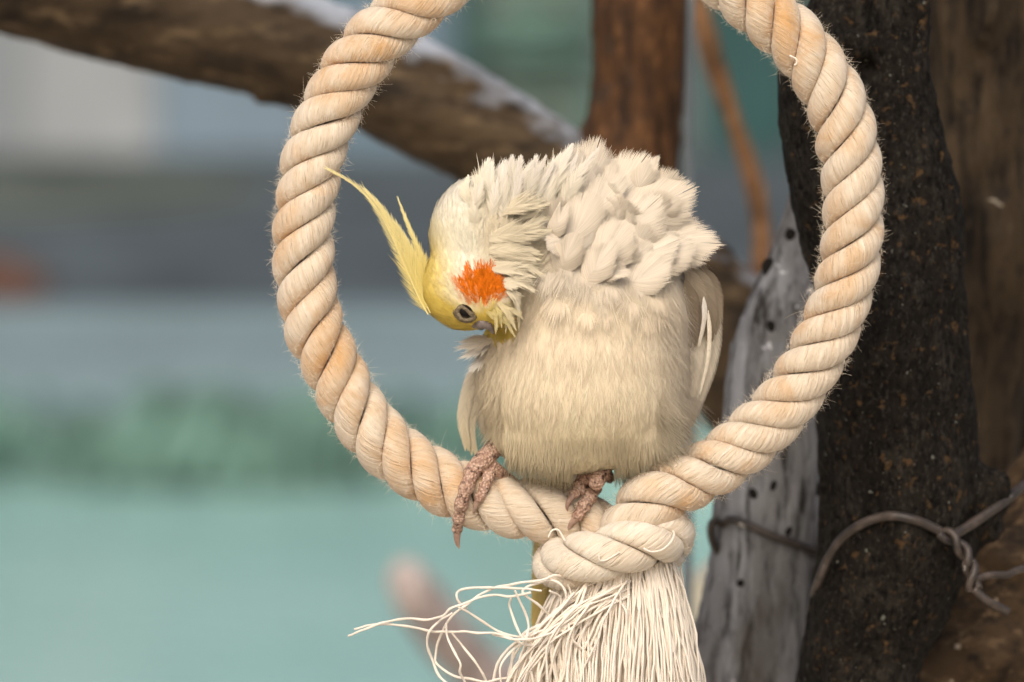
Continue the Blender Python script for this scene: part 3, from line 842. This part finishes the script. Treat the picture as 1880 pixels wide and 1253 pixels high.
# wing at the right flank, far wing tip at the left
wing = mesh_np('wing', *(lambda q: (q[0], q[1]))(ico(W(1255, 585, .024), (26 * .0002, 50 * .0002, 95 * .0002), R_(4), 3)), M_under, bird)
BR = np.array([0.22, 0.175, 0.125]); GB = np.array([0.40, 0.335, 0.25]); CRW = np.array([0.88, 0.80, 0.65]); WT = np.array([.90, .86, .80])
def wfeather(pp, w, c0, c1, Y0, dY, par, **kw):
    pts = [W(x, y, Y0 + dY * i / (len(pp) - 1)) for i, (x, y) in enumerate(pp)]
    return feather('feather', pts, kw.pop('nrm', (.45, -.9, .05)), w * .0002, n=kw.pop('n', 110), c0=c0, c1=c1, shape=kw.pop('shape', 'blade'), cup=kw.pop('cup', .25), hw=.00018, parent=par, rag=.05, ang=(38, 12), split=.2, **kw)
wfeather([(1299, 520), (1314, 580), (1310, 660), (1274, 772)], 30, GB, CRW * .8, 0.010, .004, wing)
wfeather([(1291, 510), (1306, 590), (1299, 670), (1264, 778)], 44, CRW, CRW, 0.006, .004, wing)
wfeather([(1282, 510), (1294, 600), (1284, 680), (1258, 770)], 44, CRW * 1.05, CRW * 1.04, 0.002, .004, wing)
wfeather([(1274, 520), (1281, 600), (1272, 690), (1254, 755)], 44, CRW, CRW * 1.05, -0.001, .004, wing)
wfeather([(1281, 482), (1305, 520), (1315, 560), (1312, 600)], 34, BR, GB, 0.000, .004, wing, n=70)
wfeather([(1267, 484), (1291, 520), (1303, 560), (1304, 612)], 36, GB, BR, -0.002, .003, wing, n=70)
wfeather([(1255, 486), (1275, 520), (1287, 560), (1288, 600)], 40, GB * 1.1, BR, -0.004, .003, wing, n=70)
wfeather([(1257, 510), (1269, 550), (1272, 590), (1272, 622)], 36, BR * 1.2, BR, -0.006, .003, wing, n=70)
wfeather([(1292, 545), (1294, 575), (1291, 600), (1284, 632)], 12, WT * .95, CRW, -.004, .003, wing, n=60)
wfeather([(1300, 570), (1303, 610), (1300, 660), (1286, 720)], 10, CRW, CRW, -.002, .003, wing, n=70)
wing2 = mesh_np('wing', *ico(W(888, 720, .022), (16 * .0002, 40 * .0002, 80 * .0002), 0, 3), M_under, bird)
for pp, w in (([(880, 660), (862, 710), (852, 760), (856, 815)], 32), ([(888, 670), (872, 720), (864, 770), (868, 822)], 34)):
    wfeather(pp, w, CRW * .9 + WT * .1, CRW * .6 + YELL * .25, .016, .002, wing2, nrm=(-.4, -.9, 0))
# tail hanging behind the rope
tail = mesh_np('tail', *ico(W(1035, 850, .03), (40 * .0002, 30 * .0002, 40 * .0002), 0, 3), M_under, bird)
for k, (x, yb, w) in enumerate([(985, 1150, 46), (1000, 1190, 46), (1015, 1225, 46), (1028, 1225, 46), (1042, 1190, 40)]):
    wfeather([(1030 + 4 * k, 850), (x + 18, 950), (x + 8, 1050), (x, yb)], w, YELL * .6 + GB * .35, YELL * .5 + GB * .45, .036 + .001 * k, -.004, tail, nrm=(0, -1, .1))

# crest
crest = mesh_np('crest', *ico(W(800, 530, -.020), (18 * .0002, 18 * .0002, 30 * .0002), R_(-25), 3), mat_plain('crest_down', (.78, .6, .16), .9, .1, 200), bird)
CY = np.array([0.86, 0.70, 0.22]); CP = np.array([.86, .77, .42])
cr = [([(786, 578), (768, 545), (744, 490), (716, 428), (690, 380), (655, 342), (603, 311)], 40, 110), ([(790, 575), (774, 542), (750, 488), (724, 428), (700, 384), (672, 350)], 44, 90), ([(782, 545), (757, 490), (733, 436), (712, 398), (694, 372)], 44, 80),
      ([(784, 540), (764, 490), (746, 450), (728, 412)], 44, 70), ([(786, 535), (769, 492), (756, 462), (744, 436)], 40, 60), ([(790, 528), (772, 470), (752, 420), (731, 366)], 26, 80), ([(792, 520), (776, 476), (764, 448)], 30, 50),
      ([(792, 580), (776, 556), (756, 510), (738, 468), (722, 436)], 34, 60)]
for k, (pp, w, n) in enumerate(cr):
    y0 = -.0235 + .0014 * (k - 3)
    pts = [W(x, y, y0 + .001 * i) for i, (x, y) in enumerate(pp)]
    feather('crest_feather', pts, (0, -1, 0), w * .0002, n=n, c0=CY, c1=CP, shape='crest', cup=.1, hw=.00006, parent=crest, rag=.45, ang=(30, 13), split=1.1, sides=(1, -1) if k in (1, 2, 3, 4, 7) else (1, -1))

# eye, lids and beak
t = NT('eye'); M_eye = t.principled((0.008, 0.006, 0.006), 0.35, None, 0.25)
t = NT('lid_skin'); g = t.n('TexCoord').outputs['Object']; f = t.noise(g, 900, 4)
M_lid = t.principled(t.ramp(f, [(.3, (.09, .07, .045)), (.7, (.24, .19, .115))]), .75, t.bump(f, .0004), .3)
t = NT('beak'); g = t.n('TexCoord').outputs['Object']; f = t.noise(g, 500, 4)
M_beak = t.principled(t.ramp(f, [(.3, (.10, .08, .075)), (.7, (.22, .18, .16))]), .5, t.bump(f, .0003), .4)
ep, en = hit(*EYE)
k = .0002
eye = mesh_np('eye', *ico(ep - en * .0012 + np.array([0, -.0010, 0]), (16 * k, 12 * k, 12 * k), R_(35), 3), M_eye, bird)
ec = ep + en * .0004 + np.array([0, -.0012, 0])
def lid(pts, r):
    P = [ec + (x - EYE[0]) * k * RGT - (y - EYE[1]) * k * UPV + np.array([0, d, 0]) for x, y, d in pts]
    P, s = catmull(np.array(P), 26)
    rr = r * k * (1 + .18 * np.sin(np.linspace(0, 9, 26))) * np.minimum(1, np.sin(np.linspace(.25, math.pi - .25, 26)) + .55)
    tube('eyelid', P, rr, M_lid, eye, 10)
mesh_np('eye_skin', *ico(ep + np.array([0, .0012, 0]), (25 * k, 9 * k, 20 * k), R_(35), 3), M_lid, bird)
lid([(840, 578, .0010), (842, 566, .0), (849, 562, -.0006), (861, 571, -.0006), (873, 584, .0010)], 3.8)
lid([(840, 569, .001), (844, 580, 0), (851, 585, -.0004), (862, 585, -.0002), (873, 581, .0014)], 3.2)
hb, hn = hit(886, 598)
P, s = catmull(np.array([W(868, 594, hb[1] + .002), W(884, 594, hb[1] - .0012), W(898, 600, hb[1] - .0012), W(906, 612, hb[1] + .001)]), 22)
tube('beak', P, np.interp(np.linspace(0, 1, 22), [0, .35, 1], [9 * k, 11 * k, 2.5 * k]), M_beak, bird, 14)

# feet
t = NT('foot_skin'); g = t.n('TexCoord').outputs['Object']
vo = t.n('TexVoronoi', {'Vector': g, 'Scale': 900.0}); vd = vo.outputs['Distance']
f = t.noise(g, 330, 4, .6); f2 = t.noise(g, 420, 3)
c = t.ramp(f, [(.3, (.38, .23, .16)), (.55, (.60, .41, .31)), (.75, (.70, .53, .42))])
c = t.mix(t.ramp(f2, [(.57, (0, 0, 0)), (.66, (1, 1, 1))]), c, (.07, .045, .035))
c = t.mix(t.math('MULTIPLY', t.ramp(vd, [(.35, (0, 0, 0)), (.7, (1, 1, 1))]), .55), c, (.16, .08, .055))
M_foot = t.principled(c, .6, t.bump(t.math('ADD', t.math('MULTIPLY', vd, -1.2), f), .0006, 1.0), .35)
t = NT('claw'); g = t.n('TexCoord').outputs['Object']; f = t.noise(g, 300, 3)
M_claw = t.principled(t.ramp(f, [(.3, (.24, .14, .10)), (.7, (.46, .33, .26))]), .35, None, .5)

rcx = np.array([to_px(p) for p in ringP]); 
def rope_front(px, py, r):
    """depth at which a toe of radius r (m) lies on the rope"""
    d = np.hypot(rcx[:, 0] - px, rcx[:, 1] - py); m = (rcx[:, 1] > 700) & (d < 400)
    i = np.argmin(np.where(m, d, 1e9)); dd = d[i] * .0002
    R = .0112 + r * .55
    return ringP[i][1] - math.sqrt(max(R * R - dd * dd, (0.0045) ** 2))
def toe(pts):
    Q = []
    for (x, y, r) in pts:
        Q.append(list(W(x, y, rope_front(x, y, r * k))) + [r * k])
    P, s = catmull(np.array(Q), 46)
    return P
def foot(toes, extra, claws):
    pcs = []
    for q in toes:
        P = toe(q); kn = 1 + .10 * np.sin(np.linspace(0, len(q) * 5.5, len(P)))
        V, F, T3 = tube_np(P[:, :3], P[:, 3] * kn, 14); pcs.append((V, [list(f) for f in F] + [list(f) for f in T3]))
    for q in extra:
        P, s = catmull(np.array([list(W(x, y, Y)) + [r * k] for x, y, Y, r in q]), 30)
        V, F, T3 = tube_np(P[:, :3], P[:, 3], 14); pcs.append((V, [list(f) for f in F] + [list(f) for f in T3]))
    V, F, N = remeshed(pcs, .00036, 3, .5)
    V = V + N * (0.00012 * fbm(V * 1100, 2))[:, None]
    fo = mesh_np('foot', V, F, M_foot, bird)
    for q in claws:
        P = toe(q)
        if len(q[0]) == 3: tube('claw', P[:, :3], P[:, 3], M_claw, fo, 12)
    return fo
foot([[(893, 842, 15), (872, 856, 14.5), (860, 885, 13.5), (850, 915, 13), (843, 945, 11.5), (839, 974, 9.5)],
      [(898, 852, 12), (896, 876, 10.5), (888, 899, 10), (877, 920, 8)]],
     [[(930, 795, .004, 17), (912, 818, -.001, 17), (890, 842, -.006, 18), (872, 858, -.010, 15)], [(888, 846, -.006, 14), (908, 862, -.004, 14), (926, 874, .000, 11), (945, 884, .006, 8)]],
     [[(840, 970, 8.5), (839, 985, 6.5), (840, 998, 4.5), (843, 1007, 1.5)], [(878, 917, 6.8), (873, 930, 4.6), (869, 942, 1.8)]])
foot([[(1103, 870, 15), (1093, 892, 14), (1081, 915, 13.5), (1069, 934, 12), (1057, 953, 9.5)],
      [(1092, 868, 13), (1072, 880, 13.5), (1060, 898, 12), (1053, 910, 9)]],
     [[(1118, 830, .004, 15), (1110, 852, -.002, 16), (1102, 872, -.006, 16), (1093, 890, -.011, 14)], [(1104, 864, -.004, 12), (1114, 870, .001, 11), (1120, 880, .008, 9)]],
     [[(1058, 951, 7.5), (1048, 963, 6), (1042, 974, 4), (1040, 982, 1.5)], [(1053, 907, 7), (1045, 920, 5.5), (1041, 932, 3), (1042, 940, 1.4)]])

# ------------------------------------------------------------------ trees and wood around the ring
def wood(name, pieces_px, mat, parent, voxel=.0024, disp=.0016, dscale=(60, 60, 18), extra=(), smooth_it=4, rough=(.0006, 260)):
    pcs = [limb_piece(p) for p in pieces_px] + list(extra)
    V, F, N = remeshed(pcs, voxel, smooth_it)
    V = V + N * (disp * fbm(V * np.array(dscale), 4) + rough[0] * fbm(V * rough[1], 2))[:, None]
    return mesh_np(name, V, F, mat, parent)

def ground_base(px, Y): 
    p = W(px, 1253, Y); return (float(p[0]), Y, 0.0)

M_dark = mat_bark('dark_bark', (.0045, .0036, .0026), (.0140, .0114, .0084), (.046, .041, .034), (.075, .044, .020), (.13, .13, .11), 1.25, (1, 1, .6), (.62, .74), .0034, .12, None, .8, .45)
tree = thing('dark_tree', 'dark speckled forked tree trunk bound with wire behind the rope ring', 'tree', ground_base(1570, .10))
YD = .085
dark_trunk = wood('trunk', [[(1650, -560, YD + .02, 50), (1645, -150, YD + .01, 55), (1645, 0, YD, 57), (1652, 130, YD, 56), (1662, 250, YD, 72), (1662, 360, YD, 92), (1660, 480, YD, 112), (1645, 600, YD, 140), (1645, 750, YD, 143), (1650, 870, YD, 145), (1655, 950, YD, 150), (1632, 1050, YD, 145), (1592, 1150, YD, 126), (1575, 1253, YD, 112), (1565, 1450, YD, 115), (1560, 2500, YD, 120), (1560, 5600, YD, 150)]],
     M_dark, tree, .0024, .0022, (80, 80, 26), [limb_piece([(1560, -250, YD + .03, 40), (1540, 0, YD + .012, 52), (1520, 120, YD + .008, 84), (1530, 240, YD + .005, 92), (1555, 380, YD + .004, 98), (1590, 520, YD, 90), (1620, 640, YD, 90)]), blob(1798, 910, 58, 60, 44, YD - .004), blob(1826, 890, 30, 28, 26, YD - .008), blob(1800, 960, 50, 50, 40, YD), blob(1700, 470, 60, 90, 50, YD - .004),
     limb_piece([(1590, 90, YD - .006, 24), (1575, 78, YD - .010, 18), (1560, 62, YD - .012, 8)], 20, 14)])
# overhead bough carrying the swing
P, s = catmull(np.array([W(1650, -520, YD + .02), W(1500, -880, .06), W(1250, -1120, .02), W(1045, -1160, 0.0), W(800, -1180, 0.0), W(300, -1300, .05)]), 60)
tube('bough', P, np.linspace(.014, .009, 60), M_dark, tree, 14)

M_grey = mat_bark('weathered_grey_wood', (.070, .062, .055), (.20, .20, .205), (.48, .50, .53), (.05, .04, .03), (.55, .56, .58), .55, (1, 1, .16), (.76, .80), .0016, .2, None, .75, .12, (.060, .046, .032))
drift = thing('driftwood_trunk', 'weathered silver grey dead trunk with worm holes behind the dark tree', 'tree', ground_base(1400, .17))
YG = .175
dv = wood('trunk', [[(1490, 300, YG, 26), (1482, 380, YG, 46), (1480, 440, YG, 62), (1476, 520, YG, 88), (1466, 650, YG, 116), (1450, 800, YG, 122), (1432, 950, YG, 120), (1428, 1020, YG, 118), (1412, 1150, YG, 132), (1402, 1253, YG, 138), (1395, 1450, YG, 140), (1390, 2600, YG, 150), (1390, 5200, YG, 170)]], M_grey, drift, .0028, .0034, (38, 38, 9))
M_hole = mat_plain('hole_dark', (.012, .010, .008), 1, .2, 50)
dB = BVHTree.FromPolygons([tuple(v.co + Vector(drift['_base'])) for v in dv.data.vertices], [tuple(p.vertices) for p in dv.data.polygons])
for (x, y, r) in [(1417, 600, 9), (1412, 492, 15), (1420, 892, 8), (1383, 907, 8), (1502, 898, 9), (1448, 975, 7), (1360, 1071, 7), (1452, 432, 13)]:
    o_, d_ = px_ray(x, y); h = dB.ray_cast(o_, d_)
    if h[0] is not None:
        mesh_np('worm_hole', *ico(np.array(h[0]), (r * .00021 * rng.uniform(.7, 1.2), .0012, r * .00025 * rng.uniform(.7, 1.6)), rng.uniform(-.6, .6), 2), M_hole, drift)

M_brown = mat_bark('brown_dead_wood', (.013, .0085, .0045), (.040, .026, .013), (.10, .068, .038), (.02, .014, .009), (.30, .26, .2), .4, (1, 1, .2), (.63, .70), .003, .25, None, .75, .2)
bt = thing('brown_tree', 'hollowed brown dead tree trunk beyond the dark trunk', 'tree', ground_base(1850, .25))
YR = .26
wood('trunk', [[(1830, -500, YR, 150), (1815, 0, YR, 130), (1800, 120, YR, 120), (1815, 300, YR, 120), (1840, 450, YR, 125), (1800, 700, YR, 90), (1790, 900, YR, 90), (1800, 1200, YR, 110), (1810, 2600, YR, 130), (1810, 5200, YR, 160)]], M_brown, bt, .0032, .005, (30, 30, 10),
     [limb_piece([(1920, -300, YR + .02, 100), (1900, 100, YR + .02, 80), (1890, 400, YR + .01, 110), (1880, 600, YR + .02, 60), (1900, 900, YR + .03, 60), (1900, 1400, YR + .02, 90), (1900, 5000, YR + .02, 120)]), limb_piece([(1725, -60, YR - .02, 26), (1722, 40, YR - .022, 24), (1735, 150, YR - .02, 22), (1760, 220, YR - .015, 18)], 24, 12), limb_piece([(1830, -40, YR - .03, 24), (1815, 30, YR - .032, 20), (1795, 80, YR - .03, 14)], 24, 12)])
M_rbr = mat_bark('orange_brown_wood', (.028, .016, .007), (.070, .042, .019), (.125, .08, .042), (.03, .02, .012), (.35, .28, .2), .5, (.4, 1, .6), (.66, .72), .002)
YL = .15
rl = thing('leaning_log', 'orange brown leaning log beside the wired dark trunk', 'log', ground_base(1700, YL))
wood('log', [[(1990, 860, YL + .03, 110), (1920, 985, YL + .02, 130), (1840, 1100, YL + .01, 140), (1770, 1220, YL, 140), (1720, 1350, YL, 140), (1690, 2200, YL, 150), (1680, 5300, YL, 170)]], M_rbr, rl, .003, .004, (22, 22, 40))

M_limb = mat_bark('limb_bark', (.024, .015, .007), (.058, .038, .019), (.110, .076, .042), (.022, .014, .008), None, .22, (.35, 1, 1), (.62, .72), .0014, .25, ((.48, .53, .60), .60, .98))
M_stem = mat_bark('rusty_bark', (.035, .017, .007), (.090, .040, .014), (.16, .075, .027), (.05, .03, .018), None, .4, (1, 1, .3), (.6, .7), .003)
YM = .42
perch = thing('forked_perch_tree', 'thick brown limb sloping behind the bird with pale top and rusty upright stem', 'tree', ground_base(1560, YM))
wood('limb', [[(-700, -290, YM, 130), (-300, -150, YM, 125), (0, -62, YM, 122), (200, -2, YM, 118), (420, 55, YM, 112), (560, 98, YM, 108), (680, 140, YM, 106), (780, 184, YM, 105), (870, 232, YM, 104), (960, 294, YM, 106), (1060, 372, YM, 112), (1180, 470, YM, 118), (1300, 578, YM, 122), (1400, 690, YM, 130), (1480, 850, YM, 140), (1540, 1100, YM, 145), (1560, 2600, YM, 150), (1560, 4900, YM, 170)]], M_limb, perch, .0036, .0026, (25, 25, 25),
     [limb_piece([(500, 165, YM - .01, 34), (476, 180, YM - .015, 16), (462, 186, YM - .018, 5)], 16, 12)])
wood('stem', [[(1185, -700, YM + .01, 78), (1178, -100, YM + .005, 80), (1175, 0, YM, 80), (1173, 150, YM, 82), (1164, 230, YM, 88), (1148, 300, YM, 100), (1118, 380, YM, 112), (1080, 440, YM, 90)]], M_stem, perch, .0036, .0025, (25, 25, 8))

# thin stick, pale rod, blurred branch end
st = thing('leaning_stick', 'thin orange brown stick leaning between rusty stem and dark trunk', 'branch', ground_base(1420, .75))
wood('stick', [[(1190, -260, .75, 20), (1270, -20, .75, 21), (1310, 110, .75, 22), (1350, 230, .75, 22), (1385, 340, .75, 21), (1400, 430, .75, 20), (1395, 520, .75, 19), (1400, 900, .75, 19), (1420, 4200, .75, 22)]], mat_bark('stick_bark', (.10, .05, .02), (.20, .10, .045), (.30, .17, .08), None, None, .4, (1, 1, .3)), st, .003, .001)
rod = thing('pale_rod', 'slim pale blue grey upright rod hugging the rusty stem', 'pole', ground_base(1266, .42))
P = np.array([W(1268, -400, .42), W(1266, 0, .42), W(1262, 300, .42), W(1262, 900, .42)]); P = np.vstack([P, [[P[-1][0], .42, 0.0]]])
P, s = catmull(P, 40); tube('shaft', P, .0024, mat_plain('rod_grey', (.17, .20, .22), .4, .1, 30), rod, 12)
pk = thing('pale_branch', 'pinkish grey broken branch end rising behind the tassel', 'branch', ground_base(950, 1.85))
wood('branch', [[(738, 1030, 1.75, 24), (752, 1072, 1.75, 42), (790, 1130, 1.77, 48), (840, 1190, 1.8, 50), (900, 1262, 1.83, 52), (980, 1400, 1.86, 56), (1000, 2700, 1.9, 60)]], mat_bark('pinkish_wood', (.30, .24, .23), (.44, .37, .35), (.56, .49, .46), None, None, .4), pk, .004, .002)
cw = thing('cream_plank', 'pale cream plank edge slanting behind the grey trunk base', 'plank', ground_base(1300, .6))
M_cw = mat_plain('cream_paint', (.66, .63, .50), .6, .1, 10)
P = [W(1200, 1150, .6), W(1340, 1015, .6)]
pb = np.array([W(1180, 1150, .6), W(1350, 1010, .6), W(1420, 1330, .6), W(1180, 1420, .6)])
V = np.vstack([pb, pb + np.array([0, .03, 0])]); bot = V.copy(); 
lo = np.array([[W(1420, 1330, .6)[0], .6, 0], [W(1180, 1420, .6)[0], .6, 0], [W(1420, 1330, .6)[0], .63, 0], [W(1180, 1420, .6)[0], .63, 0]])
V = np.vstack([V, lo])
F = [[0, 3, 2, 1], [4, 5, 6, 7], [0, 1, 5, 4], [1, 2, 6, 5], [3, 0, 4, 7], [3, 9, 8, 2], [7, 6, 10, 11], [2, 8, 10, 6], [9, 3, 7, 11], [8, 9, 11, 10]]
mesh_np('board', V, F, M_cw, cw, False)

# tie wire
t = NT('rusty_wire'); g = t.n('TexCoord').outputs['Object']; f = t.noise(g, 130, 4, .6); f2 = t.noise(g, 90, 3)
c = t.ramp(f, [(.35, (.035, .030, .028)), (.55, (.07, .055, .045)), (.75, (.13, .10, .085))])
c = t.mix(t.ramp(f2, [(.68, (0, 0, 0)), (.72, (1, 1, 1))]), c, (.5, .48, .44))
M_wire = t.principled(c, .5, t.bump(f, .0006), .5, Metallic=0.25)
z8 = lambda zx, zy: (1240 + zx / 2.9375, 850 + zy / 2.9375)
tb = BVHTree.FromPolygons([tuple(v.co + Vector(tree['_base'])) for v in dark_trunk.data.vertices], [tuple(p.vertices) for p in dark_trunk.data.polygons])
wire = thing('tie_wire', 'rusty dark tie wire looped round grey and dark trunks with twisted end', 'wire', tuple(W(1740, 985, .04)))
def on_surface(x, y, bv, off, Yd):
    o_, d_ = px_ray(x, y); h = bv.ray_cast(o_, d_)
    return np.array(h[0]) + np.array([0, -off, 0]) if h[0] is not None else W(x, y, Yd)
wA = [on_surface(*z8(*q), dB, .0016, .16) for q in [(250, 330), (300, 302), (400, 335), (520, 390), (640, 430), (740, 465), (830, 485), (960, 500)]]
wA = [W(*z8(245, 505), .165), W(*z8(205, 440), .160), W(*z8(190, 360), .156), W(*z8(208, 312), .153)] + wA[0:]
P, s = catmull(np.array(wA), 90); tube('wire_loop', P, .0016, M_wire, wire, 10)
wB = [on_surface(*z8(*q), tb, .0013, .07) for q in [(770, 640), (820, 520), (900, 402), (1000, 330), (1100, 292), (1180, 284), (1270, 300), (1350, 328), (1430, 368)]]
wB = [W(*z8(735, 830), .10), W(*z8(745, 735), .085)] + wB
P, s = catmull(np.array(wB), 110); tube('wire_loop', P, .0019, M_wire, wire, 10)
wC = [on_surface(*z8(1480, 392), tb, .002, .04), on_surface(*z8(1560, 345), tb, .003, .05), on_surface(*z8(1640, 290), tb, .004, .055), W(*z8(1760, 218), .075), W(*z8(1880, 122), .09), W(*z8(1990, 40), .11)]
P, s = catmull(np.array(wC), 60); tube('wire_loop', P, .0019, M_wire, wire, 10)
core = np.array([on_surface(*z8(*q), tb, .004, .045) for q in [(1420, 372), (1480, 385), (1535, 440), (1570, 500), (1595, 570), (1605, 640), (1615, 690)]])
core[:, 1] = np.minimum(np.interp(np.arange(7), [0, 6], [core[0, 1], core[0, 1] - .004]), core[:, 1] + .02)
for ph in (0, math.pi):
    P, s = catmull(core, 140); T, N, B = frames(P)
    an = 2 * math.pi * s / .0155 + ph
    tube('wire_twist', P + .0017 * (np.cos(an)[:, None] * N + np.sin(an)[:, None] * B), .0016, M_wire, wire, 9)
e0 = core[-1]
P, s = catmull(np.array([e0, W(*z8(1680, 745), e0[1]), W(*z8(1740, 775), e0[1] + .002), W(*z8(1795, 805), e0[1] + .003)]), 24); tube('wire_end', P, .0017, M_wire, wire, 9)
P, s = catmull(np.array([core[5], W(*z8(1700, 605), core[5][1] + .004), W(*z8(1790, 603), core[5][1] + .008), W(*z8(1840, 580), core[5][1] + .012), W(*z8(1920, 560), core[5][1] + .02)]), 30); tube('wire_end', P, .0014, M_wire, wire, 9)

# ------------------------------------------------------------------ far side of the pool
def far_box(name, label, cat, x0, x1, py0, py1, Y, depth, mat, z_floor=0.02, bev=.02):
    a_ = W(x0, py0, Y); b_ = W(x1, py1, Y)
    zb = min(b_[2], z_floor) if b_[2] < .6 else b_[2]
    th = thing(name, label, cat, ((a_[0] + b_[0]) / 2, Y + depth / 2, z_floor))
    box('block', (a_[0], b_[0], Y, Y + depth, z_floor - .05, a_[2]), mat, th, bev)
    return th
YW = Y_edge + 3.6
def wall_panels():
    th = thing('panel_wall', 'long wall of grey, blue and teal panels beyond the pool', 'wall', (0, YW, .02))
    cols = [(-700, 40, (.26, .29, .31)), (40, 285, (.31, .335, .35)), (285, 560, (.19, .26, .32)), (560, 830, (.15, .225, .285)), (830, 900, (.035, .075, .07)), (900, 1085, (.15, .165, .145)), (1085, 1290, (.13, .17, .17)), (1290, 1460, (.030, .085, .085)), (1460, 1700, (.06, .08, .07)), (1700, 2600, (.10, .12, .12))]
    for i, (x0, x1, c) in enumerate(cols):
        a_ = W(x0, 0, YW); b_ = W(x1, 0, YW)
        box('panel', (a_[0] + .002, b_[0] - .002, YW + .004 * (i % 2), YW + .15, -.03, 2.6), mat_plain('panel_paint', c, .7, .18, 1.5), th, .004)
    # dark frame lines seen through the fork
    for x in (970, 1060):
        a_ = W(x, 0, YW - .03); box('rail', (a_[0] - .02, a_[0] + .02, YW - .04, YW - .001, 0, 2.6), M_dark_green, th, .003)
    for y in (85, 30):
        z = W(940, y, YW - .03)[2]; box('rail', (W(880, 0, YW)[0], W(1085, 0, YW)[0], YW - .075, YW - .041, z - .02, z + .02), M_dark_green, th, .003)
wall_panels()

def mound(name, label, cat, px0, px1, pytop, Y, depth, mat, seed, slope=0):
    """low lumpy bank with a ragged crest"""
    a_ = W(px0, pytop, Y); b_ = W(px1, pytop + slope, Y)
    n, m = 60, 20
    u, v = np.meshgrid(np.linspace(0, 1, n), np.linspace(0, 1, m))
    X = a_[0] + (b_[0] - a_[0]) * u; Yy = Y - depth / 2 + depth * v
    top = a_[2] + (b_[2] - a_[2]) * u
    H = top * np.sin(np.clip(v, 0, 1) * np.pi) ** .45 * np.sin(np.clip(u * 1.0, 0, 1) * np.pi) ** .18
    H = H * (1 + .18 * fbm(np.stack([X * 3, Yy * 3, X * 0 + seed], -1), 4)) - .03
    V = np.stack([X, Yy, H], -1).reshape(-1, 3)
    o = mesh_np(name, V, grid_faces(m, n, False), mat, None)
    return tag(o, label, cat)
M_gg = mat_plain('dark_grey_green', (.075, .09, .08), .95, .4, 4)
mound('low_hedge', 'dark grey green bank of growth before the panel wall', 'hedge', -500, 640, 205, Y_edge + 2.9, 1.0, M_gg, 3.0, 130)
mound('earth_bank', 'dull brown grey earth mound beyond the pool coping', 'bank', 60, 1100, 455, Y_edge + 1.75, .6, mat_plain('dull_earth', (.15, .125, .10), .95, .35, 4), 9.0, 0)
mound('red_earth_heap', 'reddish brown earth heap beyond the pool coping', 'heap', -260, 95, 440, Y_edge + 1.4, .35, mat_plain('red_earth', (.115, .06, .042), .95, .3, 6), 5.0, 0)
# dark green strips over the pool wall, bunched unevenly
Y_edge = Y_edge2
def hanging_strips():
    n = 150; Vs = []
    cx_ = np.array([W(x, 780, Y_edge)[0] for x in (-70, -30, 300, 350, 390, 420, 440, 440, 470, 520, 590, 880)]); 
    i = rng.integers(0, len(cx_), n); x = cx_[i] + rng.normal(0, .075, n)
    z0 = rng.uniform(-.05, .03, n); ln = rng.uniform(.05, .13, n) * (.55 + .45 * np.exp(-((x - W(440, 780, Y_edge)[0]) / .25) ** 2))
    p = np.stack([x, np.full(n, Y_edge - .035), z0], 1)
    t_ = np.linspace(0, 1, 4)[None, :, None]
    d = np.stack([rng.normal(0, .04, n), -rng.uniform(.0, .08, n), -ln], 1)
    Q = p[:, None] + d[:, None] * t_ + np.array([0, -.02, 0.02])[None, None] * np.sin(t_ * np.pi)
    V, F = ribbons(Q, np.array([.012, .016, .012, .003]), np.tile([0, -1.0, .3], (n, 1)))
    o = mesh_np('hanging_strips', V, F, M_dark_green, None); o['kind'] = 'stuff'
    o['label'] = 'dark green strips hanging over the far pool wall'; o['category'] = 'plants'
hanging_strips()

for o in list(bpy.data.objects):
    if '_base' in o.keys(): del o['_base']
